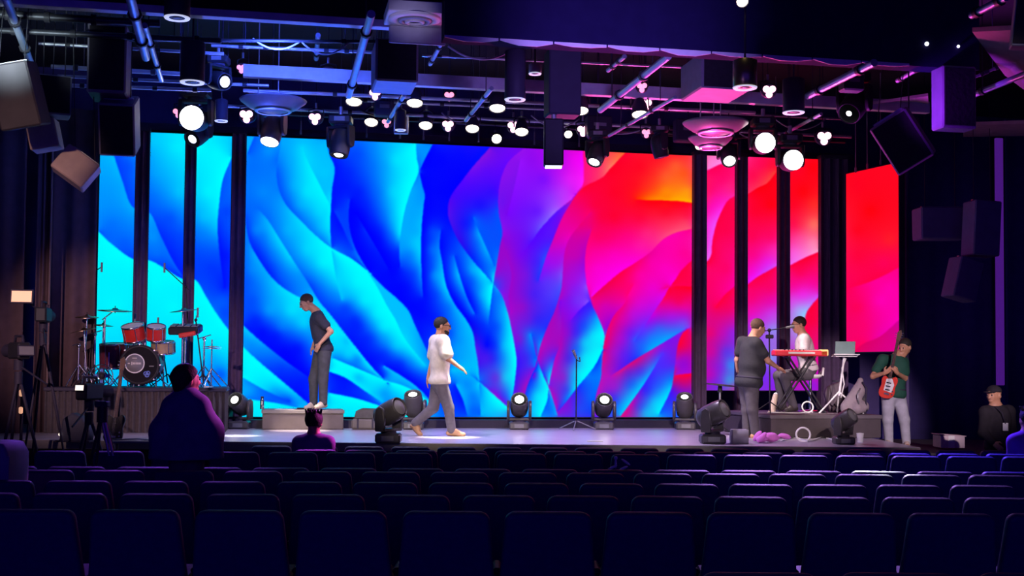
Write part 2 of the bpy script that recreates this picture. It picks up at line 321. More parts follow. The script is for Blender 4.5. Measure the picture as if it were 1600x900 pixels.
# ---------------------------------------------------------------- picture shown on the LED screens (colour field bounded by curves)
# each line: x,y,colour on the left/below side,colour on the right/above side (3-digit sRGB), listed from top to bottom
LED_CURVES = """
172,222,0bf,05f;180,249,0bf,05f;192,285,0af,05f;206,322,0af,05f;234,333,0af,06f;250,366,08f,04f;269,405,07f,03f;286,432,06f,03f
154,362,0ff,06f;174,381,0ff,07f;206,404,0ff,05f;233,407,0ff,06f;255,418,0ff,05f;283,435,0ff,03f;306,438,0ff,05f;321,462,0ff,06f;335,485,0ff,07f;353,510,0ff,06f;379,541,0ff,09f;408,568,0ff,06f;439,594,0ef,03f;472,622,0af,01f;484,633,0af,02f
362,246,0ff,07f;348,281,0ff,06f;342,322,0ef,06f;340,356,0bf,04f;343,395,06f,02f;350,449,03f,02f
472,230,0cf,0cf;480,250,0df,0cf;495,280,0ef,0bf;505,300,0ef,0bf;514,317,0ef,0cf
510,220,0bf,05f;515,242,0bf,03f;522,258,0bf,02f;523,270,0bf,02f;519,295,0bf,02f;517,325,0ef,02f;516,355,0df,03f;518,388,0af,04f
518,392,0ff,0bf;522,417,0ef,0bf;526,440,0cf,0cf;533,468,08f,0bf
440,222,09f,0af;434,250,07f,08f;432,272,08f,06f;436,297,08f,06f;447,320,0af,06f;467,342,0cf,07f;490,365,0df,08f;517,387,0ff,08f;550,405,0ff,05f;580,428,0ff,03f
574,425,0ff,0cf;590,450,0ff,0bf;603,475,0ff,0bf;618,500,0ff,0bf;633,530,0ef,0cf;665,570,0cf,0af
581,430,0bf,01f;600,449,0bf,01f;620,466,0bf,00f;638,485,0bf,01f;647,505,0bf,02f;654,520,0af,02f;668,550,09f,04f
402,325,07f,07f;417,342,0af,07f;435,370,0cf,08f;455,402,0cf,08f;472,428,09f,07f;485,448,09f,05f;498,470,0cf,05f;518,494,0df,04f;535,516,0df,03f;554,540,0df,02f;579,571,0df,01f;606,600,0cf,03f
383,335,07f,06f;385,355,08f,05f;390,378,08f,04f;400,398,0af,03f;420,428,0af,03f;439,447,0cf,05f;459,460,0df,07f;480,470,0ef,09f
380,508,0cf,03f;398,525,0bf,02f;426,548,08f,01f;452,568,06f,00f;485,591,03f,01f
380,590,09f,0ff;413,609,07f,0cf;452,627,05f,05f
380,623,0ff,08f;426,629,0ef,06f;464,637,0df,08f
521,560,0ff,08f;554,574,0ff,07f;592,590,0ef,09f;612,598,0df,08f
516,581,02f,0ff;541,591,02f,0ef;572,612,05f,0df;597,629,09f,0bf
515,614,0ff,03f;554,622,0ff,03f;587,632,0ff,05f;615,642,0ef,07f;640,650,0df,08f
600,571,0bf,02f;625,586,0bf,01f;651,604,0bf,01f;674,627,0af,02f
600,595,0ff,0af;625,601,0ff,09f;651,613,0ff,09f;672,628,0df,0af
600,634,0ff,06f;623,644,0ff,07f;640,650,0ff,08f
650,225,0ff,09f;651,247,0ff,08f;654,268,0ff,07f;642,297,0ff,0af;632,330,0ff,0af;626,365,0df,0af;624,392,04f,09f;625,417,01f,05f
676,226,09f,01f;666,245,09f,00f;657,264,08f,00f
656,272,09f,00f;660,290,09f,00f;664,305,09f,00f;662,322,0af,00f;659,355,0bf,00f;658,392,0cf,01f;659,428,09f,01f;661,463,05f,01f
765,231,02f,82d;740,259,01f,72e;722,282,00f,51f;707,302,00f,41f;701,317,01f,51e;700,335,01f,52e;705,352,02f,42e;717,377,05f,31e;737,405,09f,03f;757,428,0df,06f;770,443,0bf,07f;784,461,08f,82e;794,491,0cf,92c;799,514,0df,82d;804,540,0ff,62e;807,566,0ff,32f;804,599,0df,42e;800,626,0af,62e
818,232,71e,92e;795,252,61f,82e;784,275,51f,82e;779,300,41f,72e;779,330,06f,72e;784,355,06f,82e;785,367,06f,91d;781,385,06f,91c;775,420,09f,91c;773,430,0cf,82d;770,448,0ff,07f;767,471,0ef,06f;763,509,05f,05f;761,540,01f,01f
813,250,82e,92f;804,290,72e,82f;793,335,71e,71f
786,372,91c,81d;790,395,91c,91c;799,428,82d,91c;795,463,82d,91c;797,489,82d,a1c
911,236,e0f,f27;912,282,f3f,f28;905,297,e3f,f16;896,309,d4f,f06;880,322,b5f,62e;867,333,97f,52f;845,357,66f,51f;830,378,52f,51f;812,400,71e,71e
980,236,f72,f03;955,262,f86,f02;940,278,f56,f03;914,291,f27,f03;900,305,91e,f05;890,320,82e,e07;877,343,71e,e09;865,372,52f,d0a;852,405,26f,a1e;842,438,24f,63f
922,332,f06,e07;907,350,e08,e07;890,372,e0b,c0a;882,395,b1d,c0a;879,430,76f,a1c;877,452,46f,a1c;867,485,34f,a1b;855,512,24f,a1b;845,538,09f,b1b;839,562,08f,a1b;832,590,26f,61e
924,360,d09,f06;916,387,b0b,f08;914,415,91d,f0a;916,440,84f,f0c;918,450,86f,f0b;925,475,42f,e08;935,497,0af,c0b;944,522,0ff,91d;942,546,0ef,d08
1080,358,f67,f08;1055,364,f67,f0a;1035,375,f58,f0a;1015,395,f2a,e09;990,412,f0d,f06;967,427,f0e,f04;940,450,f0e,e05;925,464,e2f,e06
995,312,f02,f40;1017,313,f01,f80;1055,314,f01,fa0;1082,317,f02,fb0
1082,406,f09,f04;1065,422,f0a,f04;1055,437,f0d,f04;1044,452,e0d,f03;1037,465,d1e,f05;1020,490,a2e,c0d;1005,512,64f,64f;992,532,36f,35f
1030,450,e0b,e0c;1055,447,f03,f05;1082,448,f02,f05
990,445,f07,f09;982,460,f07,f09;975,475,e0a,e08;960,492,b0c,e07;950,512,81d,e07;944,535,0ef,e06;941,562,07f,d18;939,590,08f,b2b;932,615,07f,b2b;927,648,05f,91d
1077,512,85f,d0a;1062,520,28f,82e;1042,532,0af,72e;1017,547,0af,b2b;992,562,24f,d17;970,577,62e,d28;950,590,b2b,a2c
1074,514,82d,f04;1065,523,82d,f04;1059,540,82d,f03;1055,567,63e,92d;1052,592,08f,d15;1047,612,0cf,42f;1030,646,0ef,07f
1055,586,f04,92d;1082,583,f03,a1d
1035,552,54f,54f;1022,575,28f,44f;1005,602,0bf,33f;985,630,0cf,c1a;970,650,0bf,e17
942,546,0ff,04f;930,570,0ff,05f;917,587,0ff,08f;902,605,0df,14f;887,625,08f,72d;872,643,43f,82d
920,471,86f,33f;905,485,73f,42f;892,500,81e,62e
876,470,71e,81e;877,505,92c,91c;875,538,a1b,a1b;867,560,44f,b1b;861,585,0cf,a2c;857,605,0ff,63e;855,625,0ff,06f;845,650,0ff,08f
830,522,09f,06f;840,562,06f,a1c;848,585,0df,24f;857,605,0ef,92c;865,627,09f,b1b;871,648,0af,92c
840,568,72e,05f;830,588,82d,04f;822,609,a2b,15f;815,640,81c,06f
689,360,06f,02f;687,385,08f,01f;691,410,0af,02f;697,445,0cf,02f;710,474,0af,00f;728,499,0bf,00f;739,520,0bf,11e;743,545,0bf,52e;747,568,0bf,42e;749,599,0cf,08f;751,648,06f,0bf
707,578,0bf,0bf;728,583,0af,0bf;748,596,0af,06f;774,619,0ff,91d;794,637,0ff,53e
712,601,03f,0bf;723,624,02f,0af;730,648,05f,08f
739,340,04f,07f;750,365,0af,06f;762,392,0af,06f;772,415,08f,06f
710,400,07f,04f;718,430,0bf,04f;730,465,08f,01f;742,490,08f,03f
547,312,05f,01f;545,335,05f,00f;547,360,05f,00f;555,387,07f,00f;570,415,09f,00f;578,426,0cf,00f
555,332,00f,00f;572,360,04f,00f;590,390,03f,00f;607,420,02f,00f
522,330,02f,05f;535,355,02f,05f;550,390,05f,05f
397,214,0af,06f;386,240,0af,06f
1150,250,f9e,f06;1127,256,f9e,f05;1114,262,f8d,f05;1101,268,f8d,f06
1150,305,f49,f05;1137,314,f3b,f04;1127,331,f4e,f04;1119,351,e6f,f04;1113,377,e6f,f04;1111,399,e7f,f04;1101,413,e7f,f04
1150,446,f0a,f05;1133,460,f08,f04;1118,479,f05,f04
1213,269,f53,f02;1199,286,f54,f01;1183,294,f45,f01;1166,305,f46,f03
1215,415,d6f,f05;1197,425,c5f,f04;1183,433,e3f,f04;1166,446,e2f,f05
1281,393,fac,f03;1259,402,f8d,f03;1232,416,e7f,f04
1281,462,d5f,f04;1268,477,b8f,f03;1259,492,8cf,f04;1256,520,9bf,f04;1255,546,b7f,f04
1407,417,f05,f08;1365,438,f04,f09;1323,452,f05,f05
1407,498,f0b,c09;1376,525,e0a,d07;1351,536,f06,d06;1334,548,f05,e05
"""
LED_DOTS = """
160,230,0bf;160,320,09f;200,260,05f;175,350,07f;195,380,06f;175,400,0ff;180,480,0ff;165,560,0cf;195,590,0af;240,220,0cf;275,230,0ef;245,270,0af;280,300,0cf;
240,310,07f;265,340,05f;284,370,05f;240,370,0af;243,395,08f;245,440,0ff;270,480,0ff;245,540,0df;275,560,0bf;310,230,0ff;340,240,0ff;325,300,0ff;320,340,0cf;
315,370,08f;312,410,05f;330,420,04f;355,330,04f;352,400,01f;315,470,0ff;325,520,0ff;312,560,0df;330,560,09f;345,585,03f;320,600,07f;335,455,05f;348,470,07f;350,490,04f;
420,235,0af;395,260,07f;410,300,09f;395,320,07f;455,250,0af;460,290,0bf;470,320,0bf;500,240,0bf;510,270,0cf;480,300,0ef;500,330,0df;505,355,0cf;450,360,0bf;480,390,0df;505,410,0ff;
410,370,07f;400,360,0af;430,400,08f;395,420,09f;440,430,07f;388,440,06f;400,450,07f;430,470,0af;455,485,0ef;475,505,0ef;420,485,0bf;440,510,09f;395,470,05f;400,500,02f;430,525,01f;
465,545,00f;395,535,08f;410,550,08f;440,575,04f;390,560,0ff;388,610,0bf;400,600,0df;430,610,09f;410,640,0ff;450,645,0df;470,650,0df;390,575,0ff;
500,500,06f;520,520,0ff;530,540,0df;545,555,0ef;510,540,0df;560,560,04f;545,530,02f;570,545,03f;560,590,06f;535,605,02f;570,600,0bf;580,620,04f;600,615,07f;520,640,0ff;560,640,0df;600,650,0bf;
560,440,0ff;570,470,0ff;590,490,0ff;600,510,0ff;600,530,09f;580,530,05f;560,510,02f;545,490,05f;535,455,0af;520,460,08f;620,540,0df;600,555,03f;625,570,02f;640,565,08f;
560,240,05f;580,228,08f;600,228,0af;545,270,03f;580,260,07f;600,260,09f;620,250,0ef;640,240,0ff;640,290,0ff;615,300,0df;590,300,07f;570,320,03f;600,340,07f;615,340,0bf;610,370,06f;590,360,02f;
600,400,00f;615,425,00f;625,450,00f;645,480,00f;660,470,00f;590,375,00f;560,300,02f;540,290,02f;530,300,02f;560,350,00f;580,345,03f;540,480,03f;555,500,02f;575,530,02f;590,560,02f;600,580,02f;410,520,00f;445,550,00f;465,575,00f;470,600,02f;640,360,0af;640,400,07f;650,380,0cf;645,430,04f;635,450,01f;690,250,00f;720,245,01f;690,300,00f;680,330,01f;675,360,07f;675,390,09f;670,420,04f;680,430,0bf;680,460,04f;700,480,06f;
680,500,01f;660,490,00f;720,520,0af;715,545,0af;700,520,04f;700,570,06f;735,570,0bf;730,600,07f;740,620,06f;705,620,03f;760,560,62e;775,590,91c;770,560,31e;760,605,09f;765,640,0cf;740,640,05f;
740,300,41f;760,270,51f;750,320,11f;770,300,21f;735,350,03f;745,380,06f;760,360,06f;725,350,11f;740,420,0cf;755,460,0cf;745,450,08f;735,440,05f;755,510,03f;785,500,09f;775,510,04f;770,540,02f;790,540,0df;790,590,0ef;780,560,07f;785,620,05f;
800,270,82e;830,250,81e;850,280,61f;870,240,a0f;900,250,f0f;890,280,e3f;860,310,85f;840,330,51f;880,300,b5f;820,330,62f;810,370,71e;820,430,82d;815,480,a1b;825,500,72d;810,530,a1b;820,560,52e;
840,410,42f;860,360,53f;850,400,44f;835,460,33f;850,470,44f;855,440,55f;840,500,23f;860,460,55f;
870,410,a1e;900,400,c0a;895,440,a1d;900,360,d09;890,470,72e;900,470,65f;885,520,a1c;900,450,73f;
940,340,f03;960,300,f02;930,320,f03;1000,260,f02;1030,240,f02;1060,235,f12;940,240,f53;930,260,f36;1040,275,f73;1010,290,f42;1055,258,f83;1070,270,f60;1075,245,f42;1040,300,fa0;1075,300,fb0;990,290,f12;
960,340,f02;1000,340,f03;1040,330,f02;1075,335,f13;950,370,f06;980,370,f08;1040,350,f45;1010,365,f48;1070,350,f66;1000,385,f3a;960,400,f0c;935,420,f0d;930,400,f0a;935,370,f05;
1050,390,f0a;1020,410,f0b;1000,430,f0b;1040,420,f0c;970,445,f06;1070,395,f08;1075,430,f04;1020,450,e0d;960,465,e08;1000,475,d1d;990,490,b2e;975,500,d0b;970,530,b1d;985,520,62f;960,550,a2d;975,555,53f;1000,540,17f;
1060,470,f03;1050,480,e0a;1070,480,f0a;1050,495,a2f;1070,495,92f;1030,515,18f;1070,505,58f;1020,530,09f;945,480,c0c;935,465,e08;
930,525,0ff;915,560,0ff;905,585,0ff;900,545,06f;890,560,32e;880,590,b1b;885,610,42e;900,520,32f;910,510,05f;915,535,0ef;895,590,09f;925,620,08f;905,640,07f;890,640,82d;925,590,08f;
960,605,b2c;955,625,22f;965,640,09f;985,600,06f;980,580,33f;1000,580,43f;1010,610,23f;1000,635,15f;1025,630,0df;1010,645,0df;1030,600,26f;1040,570,53f;950,640,05f;
1068,540,f04;1070,560,91d;1068,570,71e;1070,595,e05;1068,610,a1b;1068,625,23f;1072,640,07f;840,620,0ff;835,640,0df;850,590,0bf;862,640,05f;
1110,252,f9e;1130,280,f06;1110,295,f06;1108,325,f0b;1140,290,f48;1120,315,f1b;1106,350,f4f;1135,360,f04;1135,420,f05;1110,440,f06;1110,520,f05;1112,550,e08;1140,480,f05;1130,520,c1b;1144,520,74f;
1110,585,d0a;1125,575,82e;1135,550,35f;1143,570,0cf;1140,595,0df;1120,600,63f;1147,607,d46;
1190,255,f05;1175,275,f04;1205,258,f13;1205,320,f00;1180,330,f02;1175,370,f04;1205,370,f05;1178,400,f07;1208,390,f4b;1175,425,f0c;1200,410,e2f;1205,450,f05;1175,465,f06;1175,490,f1b;1205,470,e0a;1180,505,c4f;1205,490,c5f;1208,515,7bf;1180,520,95f;1205,560,6df;1190,585,63f;1205,600,73f;1180,560,a2d;
1245,260,f03;1270,260,f00;1255,300,f00;1240,320,f02;1240,350,f04;1272,318,f52;1272,350,fa6;1250,350,f44;1250,375,f6a;1242,395,f7e;1272,380,fac;1250,425,f04;1240,445,f08;1270,440,f09;1255,460,f3f;1238,470,d6f;1248,485,9bf;1270,500,f03;1270,555,f06;1268,580,c2c;1270,603,73f;1245,590,e17;1245,560,c3c;
1340,290,f02;1380,280,f12;1360,330,f00;1340,360,f01;1390,375,f42;1370,380,f23;1340,400,f03;1380,410,f06;1375,470,f0c;1390,450,f0b;1340,480,f04;1350,510,f06;1390,490,f0a;1385,540,d08;
"""
LX0, LY0, LSTEP = 146., 203., 1.
def led_canvas():
    W, H = int((1412-LX0)/LSTEP), int((662-LY0)/LSTEP)
    val = np.zeros((H, W, 3), np.float32); wt = np.zeros((H, W), np.float32)
    hx = lambda s: np.array([int(c, 16)/15. for c in s], np.float32)
    def put(x, y, c, over=True):
        i, j = int(round((y-LY0)/LSTEP)), int(round((x-LX0)/LSTEP))
        if 0 <= i < H and 0 <= j < W and (over or wt[i, j] == 0):
            val[i, j] = c; wt[i, j] = 200.
    for dot in LED_DOTS.replace('\n', '').split(';'):
        if dot.strip():
            x, y, c = dot.split(','); cx = (float(x)-LX0)/LSTEP; cy = (float(y)-LY0)/LSTEP; c = hx(c)
            for i in range(max(0, int(cy)-11), min(H, int(cy)+13)):
                for j in range(max(0, int(cx)-11), min(W, int(cx)+13)):
                    l = .005*max(0., 1-((i-cy)**2+(j-cx)**2)/140.)**2
                    if l > 0:
                        val[i, j] = (val[i, j]*wt[i, j]+c*l)/(wt[i, j]+l); wt[i, j] += l
    for ln in LED_CURVES.strip().split('\n'):
        pts = [q.split(',') for q in ln.strip().split(';')]
        xy = np.array([[float(q[0]), float(q[1])] for q in pts]); A = [hx(q[2]) for q in pts]; B = [hx(q[3]) for q in pts]
        n = len(xy); ext = np.vstack([2*xy[0]-xy[1], xy, 2*xy[-1]-xy[-2]])
        for i in range(n-1):
            p0, p1, p2, p3 = ext[i:i+4]; L = np.linalg.norm(p2-p1); m = max(4, int(L*2.2))
            for k in range(m+1):
                t = k/m
                q = .5*((2*p1)+(p2-p0)*t+(2*p0-5*p1+4*p2-p3)*t*t+(3*p1-p0-3*p2+p3)*t**3)
                d = .5*((p2-p0)+2*(2*p0-5*p1+4*p2-p3)*t+3*(3*p1-p0-3*p2+p3)*t*t)
                d = d/(np.linalg.norm(d)+1e-9); nrm = np.array([-d[1], d[0]])
                ca = A[i]*(1-t)+A[i+1]*t; cb = B[i]*(1-t)+B[i+1]*t
                a = q+nrm*.9; b = q-nrm*.9
                put(a[0], a[1], ca); put(b[0], b[1], cb)
    levels = [(val, wt)]
    while min(levels[-1][1].shape) > 8:
        v, w = levels[-1]; h2, w2 = (v.shape[0]+1)//2, (v.shape[1]+1)//2
        vp = np.zeros((h2*2, w2*2, 3), np.float32); wp = np.zeros((h2*2, w2*2), np.float32)
        vp[:v.shape[0], :v.shape[1]] = v*w[..., None]; wp[:v.shape[0], :v.shape[1]] = w
        vs = vp.reshape(h2, 2, w2, 2, 3).sum((1, 3)); ws = wp.reshape(h2, 2, w2, 2).sum((1, 3))
        levels.append((vs/np.maximum(ws, 1e-6)[..., None], ws))
    sol = None
    for v, w in levels[::-1]:
        h, wd = w.shape
        if sol is None: cur = np.full_like(v, .4)
        else: cur = sol.repeat(2, 0).repeat(2, 1)[:h, :wd]
        m = w[..., None]; vm = v*m; den = 1/(1+m)
        for it in range(90 if h < 300 else 36):
            e = np.pad(cur, ((1, 1), (1, 1), (0, 0)), mode='edge')
            cur = ((e[:-2, 1:-1]+e[2:, 1:-1]+e[1:-1, :-2]+e[1:-1, 2:])*.25+vm)*den
        sol = cur
    e = np.pad(sol, ((1, 1), (1, 1), (0, 0)), mode='edge')
    for ax in (0, 1): sol = e = (np.roll(e, 1, ax)+2*e+np.roll(e, -1, ax))/4
    sol = np.clip(sol[1:-1, 1:-1], 0, 1); g = sol[..., 1]**1.12; sol[..., 1] = g+.55*(g*g*(3-2*g)-g)     # screen contrast
    return np.clip(sol, 0, 1)
def lin(c): return np.where(c <= .04045, c/12.92, ((c+.055)/1.055)**2.4)
CANVAS = led_canvas()
_m = bpy.data.materials.new('led_screen_picture'); _m.use_nodes = True; _nt = _m.node_tree; _nt.nodes.clear()
_at = _nt.nodes.new('ShaderNodeAttribute'); _at.attribute_name = 'picture'; _em = _nt.nodes.new('ShaderNodeEmission'); _em.inputs[1].default_value = 1.
_ou = _nt.nodes.new('ShaderNodeOutputMaterial'); _nt.links.new(_at.outputs['Color'], _em.inputs[0]); _nt.links.new(_em.outputs[0], _ou.inputs[0]); LEDMAT = _m
def project(W):
    L = (W-np.array(CAM))@np.array(RC); x = L[:, 0]/-L[:, 2]; y = L[:, 1]/-L[:, 2]
    return 800+F*x, 450-(y-SHIFT*1600/F)*F
def led_panel(name, label, A, B, zb, zt, group=None):
    """A, B: left and right foot points (world xy) of the screen plane; zb, zt heights"""
    A = Vector((A.x, A.y, 0)); B = Vector((B.x, B.y, 0)); u = (B-A).normalized(); n = Vector((u.y, -u.x, 0)); wid = (B-A).length
    t = thing(name, label, 'led screen', (A+B)/2+Vector((0, 0, zb)), group)
    (xa, xb), (ya, yb) = project(np.array([[A.x, A.y, zb], [B.x, B.y, zt]]))
    nu = max(8, int(abs(xb-xa)/1.25)); nz = max(8, int(abs(yb-ya)/1.25))
    uu, zz = np.meshgrid(np.linspace(0, wid, nu+1), np.linspace(zb, zt, nz+1), indexing='ij'); uu = uu.ravel(); zz = zz.ravel()
    W = np.stack([A.x+u.x*uu+n.x*.005, A.y+u.y*uu+n.y*.005, zz], 1)
    px, py = project(W); fx = np.clip((px-LX0)/LSTEP, 0, CANVAS.shape[1]-1.01); fy = np.clip((py-LY0)/LSTEP, 0, CANVAS.shape[0]-1.01)
    i = fy.astype(int); j = fx.astype(int); b = (fy-i)[:, None]; a = (fx-j)[:, None]
    c = (CANVAS[i, j]*(1-a)+CANVAS[i, j+1]*a)*(1-b)+(CANVAS[i+1, j]*(1-a)+CANVAS[i+1, j+1]*a)*b
    me = bpy.data.meshes.new('screen'); k = np.arange(nu)[:, None]*(nz+1)+np.arange(nz)[None]; k = k.ravel()
    Q = np.stack([k, k+nz+1, k+nz+2, k+1], 1).astype(np.int32); Wl = W-np.array(t.location)
    me.vertices.add(len(Wl)); me.vertices.foreach_set('co', Wl.astype(np.float32).ravel()); me.loops.add(Q.size); me.loops.foreach_set('vertex_index', Q.ravel())
    me.polygons.add(len(Q)); me.polygons.foreach_set('loop_start', np.arange(0, Q.size, 4, dtype=np.int32)); me.update(calc_edges=True)
    at = me.color_attributes.new('picture', 'FLOAT_COLOR', 'POINT'); at.data.foreach_set('color', np.hstack([lin(c), np.ones((len(c), 1))]).astype(np.float32).ravel())
    me.materials.append(LEDMAT); o = bpy.data.objects.new('screen', me); COL.objects.link(o); o.parent = t
    M = Matrix((u, Vector((-n.x, -n.y, 0)), Vector((0, 0, 1)))).transposed()
    MB().box((A+B)/2+Vector((0, 0, (zb+zt)/2))-n*.05, (wid+.03, .1, zt-zb+.03), M).build('cabinet', black, t, True)
    return t
def led_rect(name, label, x0, x1, y0, y1, D=21., group=None):
    ym = (y0+y1)/2; xm = (x0+x1)/2; a = PL(x0, ym, D); b = PL(x1, ym, D)
    return led_panel(name, label, a, b, PL(xm, y1, D).z, PL(xm, y0, D).z, group)
# ---------------------------------------------------------------- the house: floor, walls, ceiling
ROWS = [  # depth, pixel height of the seat tops at x=1000, one seat centre (px), spacing (px), px range of seats
    ('K', 4.85, 888, 1180, 215, 1050, 1700), ('A', 6.7, 797, 1014, 156, -80, 1700), ('B', 8.04, 773, 1042, 130, -60, 1660), ('C', 9.0, 754, 1072, 116, -40, 1650),
    ('D', 9.95, 738, 1036, 105, -40, 1640), ('E', 10.9, 733, 963, 103, -40, 1640), ('F', 11.9, 709, 993, 88, -30, 1630), ('G', 13.1, 705, 1116, 77, 430, 1630), ('H', 14.2, 699.5, 1284, 71, 430, 1620)]
FLOORZ = -.16
carpet = mat('dark_carpet', (.02, .02, .03), .95, scale=40, bump=.3, spec=.1)
floor = struct('floor', MB().box((0, 11, FLOORZ-.1), (26, 24, .2)), carpet)
for _n, _d, _y, _c, _s, _a, _b in ROWS:
    _z = P(1000, _y, _d).z-.87
    MB().box((.4, _d-.12, (_z+FLOORZ)/2), (18, .93, max(.01, _z-FLOORZ))).build('floor_step', carpet, floor)
wallm = mat('dark_wall_paint', (.07, .05, .16), .85, scale=3)
_bw = PL(731, 600, 22.6)
struct('wall_back', MB().box((_bw.x, _bw.y, 3.2), (26, .2, 7.4), RP), wallm)
struct('wall_left', MB().box((-9.4, 10, 3.2), (.2, 26, 7.4)), wallm)
struct('wall_right', MB().box((10.6, 10, 3.2), (.2, 30, 7.4)), wallm)
ceilm = mat('black_ceiling', (.018, .017, .022), .9, scale=4)
struct('ceiling', MB().box((0, 11, 6.95), (26, 28, .2)), ceilm)
# ---------------------------------------------------------------- stage
deckm = mat('stage_deck_vinyl', (.42, .38, .46), .3, scale=3, bump=.03, spec=.7)
st = thing('stage', 'wide low stage with a glossy grey deck in front of the screens', 'stage', (0, 16.4, FLOORZ))
_bl = PL(-20, 651, 22.2); _br = PL(1500, 651, 22.2); XR = 5.5; FY = 16.4
_br = _bl+UX*((XR-_bl.x)/UX.x)
_poly = [(-8.6, FY), (XR, FY), (XR, _br.y), (-8.6, _bl.y)]
MB().prism([(x, y) for x, y in _poly], ZS-.06, ZS).build('deck', deckm, st, True)
MB().prism([(-8.6, FY+.05), (XR-.05, FY+.05), (XR-.05, _br.y), (-8.6, _bl.y)], FLOORZ, ZS-.06).build('skirt', blackcloth, st, True)
MB().box(((XR-8.6)/2, FY-.012, ZS-.06), (XR+8.6, .024, .11)).build('nosing', mat('stage_edge_trim', (.22, .2, .19), .5), st, True)
_n = thing('side_platform', 'low dark side platform at the right end of the stage', 'platform', (7.2, 19, FLOORZ))
MB().box((7.2, 19.2, (.5+FLOORZ)/2), (3.3, 3.6, .5-FLOORZ)).build('box', blackcloth, _n, True)
MB().box((7.2, 19.2, .495), (3.34, 3.64, .02)).build('top', mat('dark_deck', (.05, .045, .055), .5), _n, True)
# ledge under the main screen
_a = PL(386, 667, 20.75); _b = PL(1086, 667, 20.75); _c = (_a+_b)/2
_zt = PL(731, 655, 20.9).z
solid('screen_ledge', MB().box((_c.x, _c.y, (ZS+_zt)/2), ((_b-_a).length, .34, _zt-ZS-.002), RP), black, 'long black ledge running under the wide centre screen', 'ledge')
# ---------------------------------------------------------------- LED screens and the dark columns between them
G1 = 'narrow upright screens beside the main screen'
led_rect('led_wall', 'huge centre screen showing blue to red petal artwork', 382, 1081, 228, 651.5)
led_rect('led_strip', 'outermost left narrow screen glowing cyan behind the drum kit', 153, 208.5, 209, 604, group=G1)
led_rect('led_strip', 'narrow cyan screen between the two leftmost dark columns', 231.5, 286, 208, 604, group=G1)
led_rect('led_strip', 'narrow cyan screen just left of the huge centre screen', 304.5, 359, 212, 604, group=G1)
led_rect('led_strip', 'narrow pink-red screen just right of the huge centre screen', 1103, 1148, 244, 610, group=G1)
led_rect('led_strip', 'narrow red screen behind the man leaning over the keyboard', 1167, 1214, 246, 610, group=G1)
led_rect('led_strip', 'narrow red screen behind the seated keyboard player', 1233, 1278.5, 248, 610, group=G1)
_a = P(1323, 560, 21.6); _b = P(1405, 552, 20.35)
led_panel('angled_screen', 'separate red screen angled inward at the far right', _a, _b, P(1405, 549, 20.35).z, P(1405, 254, 20.35).z)
def column(x0, x1, y0, label, D=20.95):
    a = PL(x0, 440, D); b = PL(x1, 440, D); c = (a+b)/2; zt = PL((x0+x1)/2, y0, D).z
    t = thing('drape_column', label, 'column', (c.x, c.y, ZS), 'dark columns between the screens')
    w = (b-a).length; n = max(2, round(w/.16)); m = MB(); pts = []
    for k in range(n*6+1):
        u = -w/2+w*k/(n*6); pts.append((u, -.05-.03*math.cos(k/6*2*PI)))
    pts += [(w/2, .12), (-w/2, .12)]
    m.prism(pts, ZS, zt, RP, (c.x, c.y, 0)); m.build('drape', mat('column_drape', (.11, .07, .14), .9, scale=10, spec=.1), t, True)
    MB().box((c.x, c.y, zt+.03), (w+.02, .2, .06), RP).build('cap', black, t, True)
column(209.5, 230.5, 206, 'slim dark column second from the left among the screens')
column(287, 303.5, 207, 'slimmest dark column left of the centre screen')
column(360, 381, 210, 'dark column touching the left edge of the centre screen')
column(1082, 1102, 243, 'dark column touching the right edge of the centre screen')
column(1149, 1166, 246, 'dark column behind the man leaning over the keyboard')
column(1215, 1232, 247, 'dark column behind the keyboard microphone')
column(1280, 1322, 249, 'wide dark column left of the angled red screen')
# ---------------------------------------------------------------- curtains on the left, dark drapes on the right
def drape(name, label, x0, x1, y0, D, m, zb, pitch=.2, amp=.05, group=None):
    a = PL(x0, 440, D); b = PL(x1, 440, D); zt = PL((x0+x1)/2, y0, D).z; w = (b-a).length; n = max(2, round(w/pitch)); S = 10
    mb = MB(); vs = []; N = n*S+1
    for z in (zb, zt):
        for side in (0, 1):
            for k in range(N):
                u = k/(N-1); ph = k/S*2*PI; d = amp*math.cos(ph)+amp*.3*math.sin(ph*.37+1.3)+(0 if side == 0 else -.02)
                p = a+(b-a)*u+UN*d; vs.append((p.x, p.y, z))
    fs = []
    for k in range(N-1):
        fs += [(k, k+1, 2*N+k+1, 2*N+k), (N+k+1, N+k, 3*N+k, 3*N+k+1), (2*N+k, 2*N+k+1, 3*N+k+1, 3*N+k), (k+1, k, N+k, N+k+1)]
    fs += [(0, 2*N, 3*N, N), (N-1, 2*N-1, 4*N-1, 3*N-1)]
    mb.add(vs, fs, True); return solid(name, mb, m, label, 'curtain', group)
curt = mat('brown_curtain', (.11, .07, .08), .9, scale=8, spec=.1)
drape('curtain', 'dull brown curtain panel at the far left edge', -70, 38, 120, 19.2, curt, ZS, .35, .03)
drape('curtain', 'narrow brown curtain strip behind the tall video camera', 56, 77, 130, 19.4, curt, ZS, .12, .03)
drape('curtain', 'pleated brown curtain just left of the cyan screens', 80, 150, 170, 19.9, curt, ZS, .3, .05)
rc = mat('night_blue_drape', (.09, .07, .26), .9, scale=8, spec=.1)
drape('curtain', 'dark drape right of the angled red screen', 1416, 1550, 205, 21.0, rc, FLOORZ+.01, .5, .02)
drape('curtain', 'dark drape at the far right beyond the violet strip', 1570, 1720, 190, 20.6, rc, FLOORZ+.01, .5, .02)
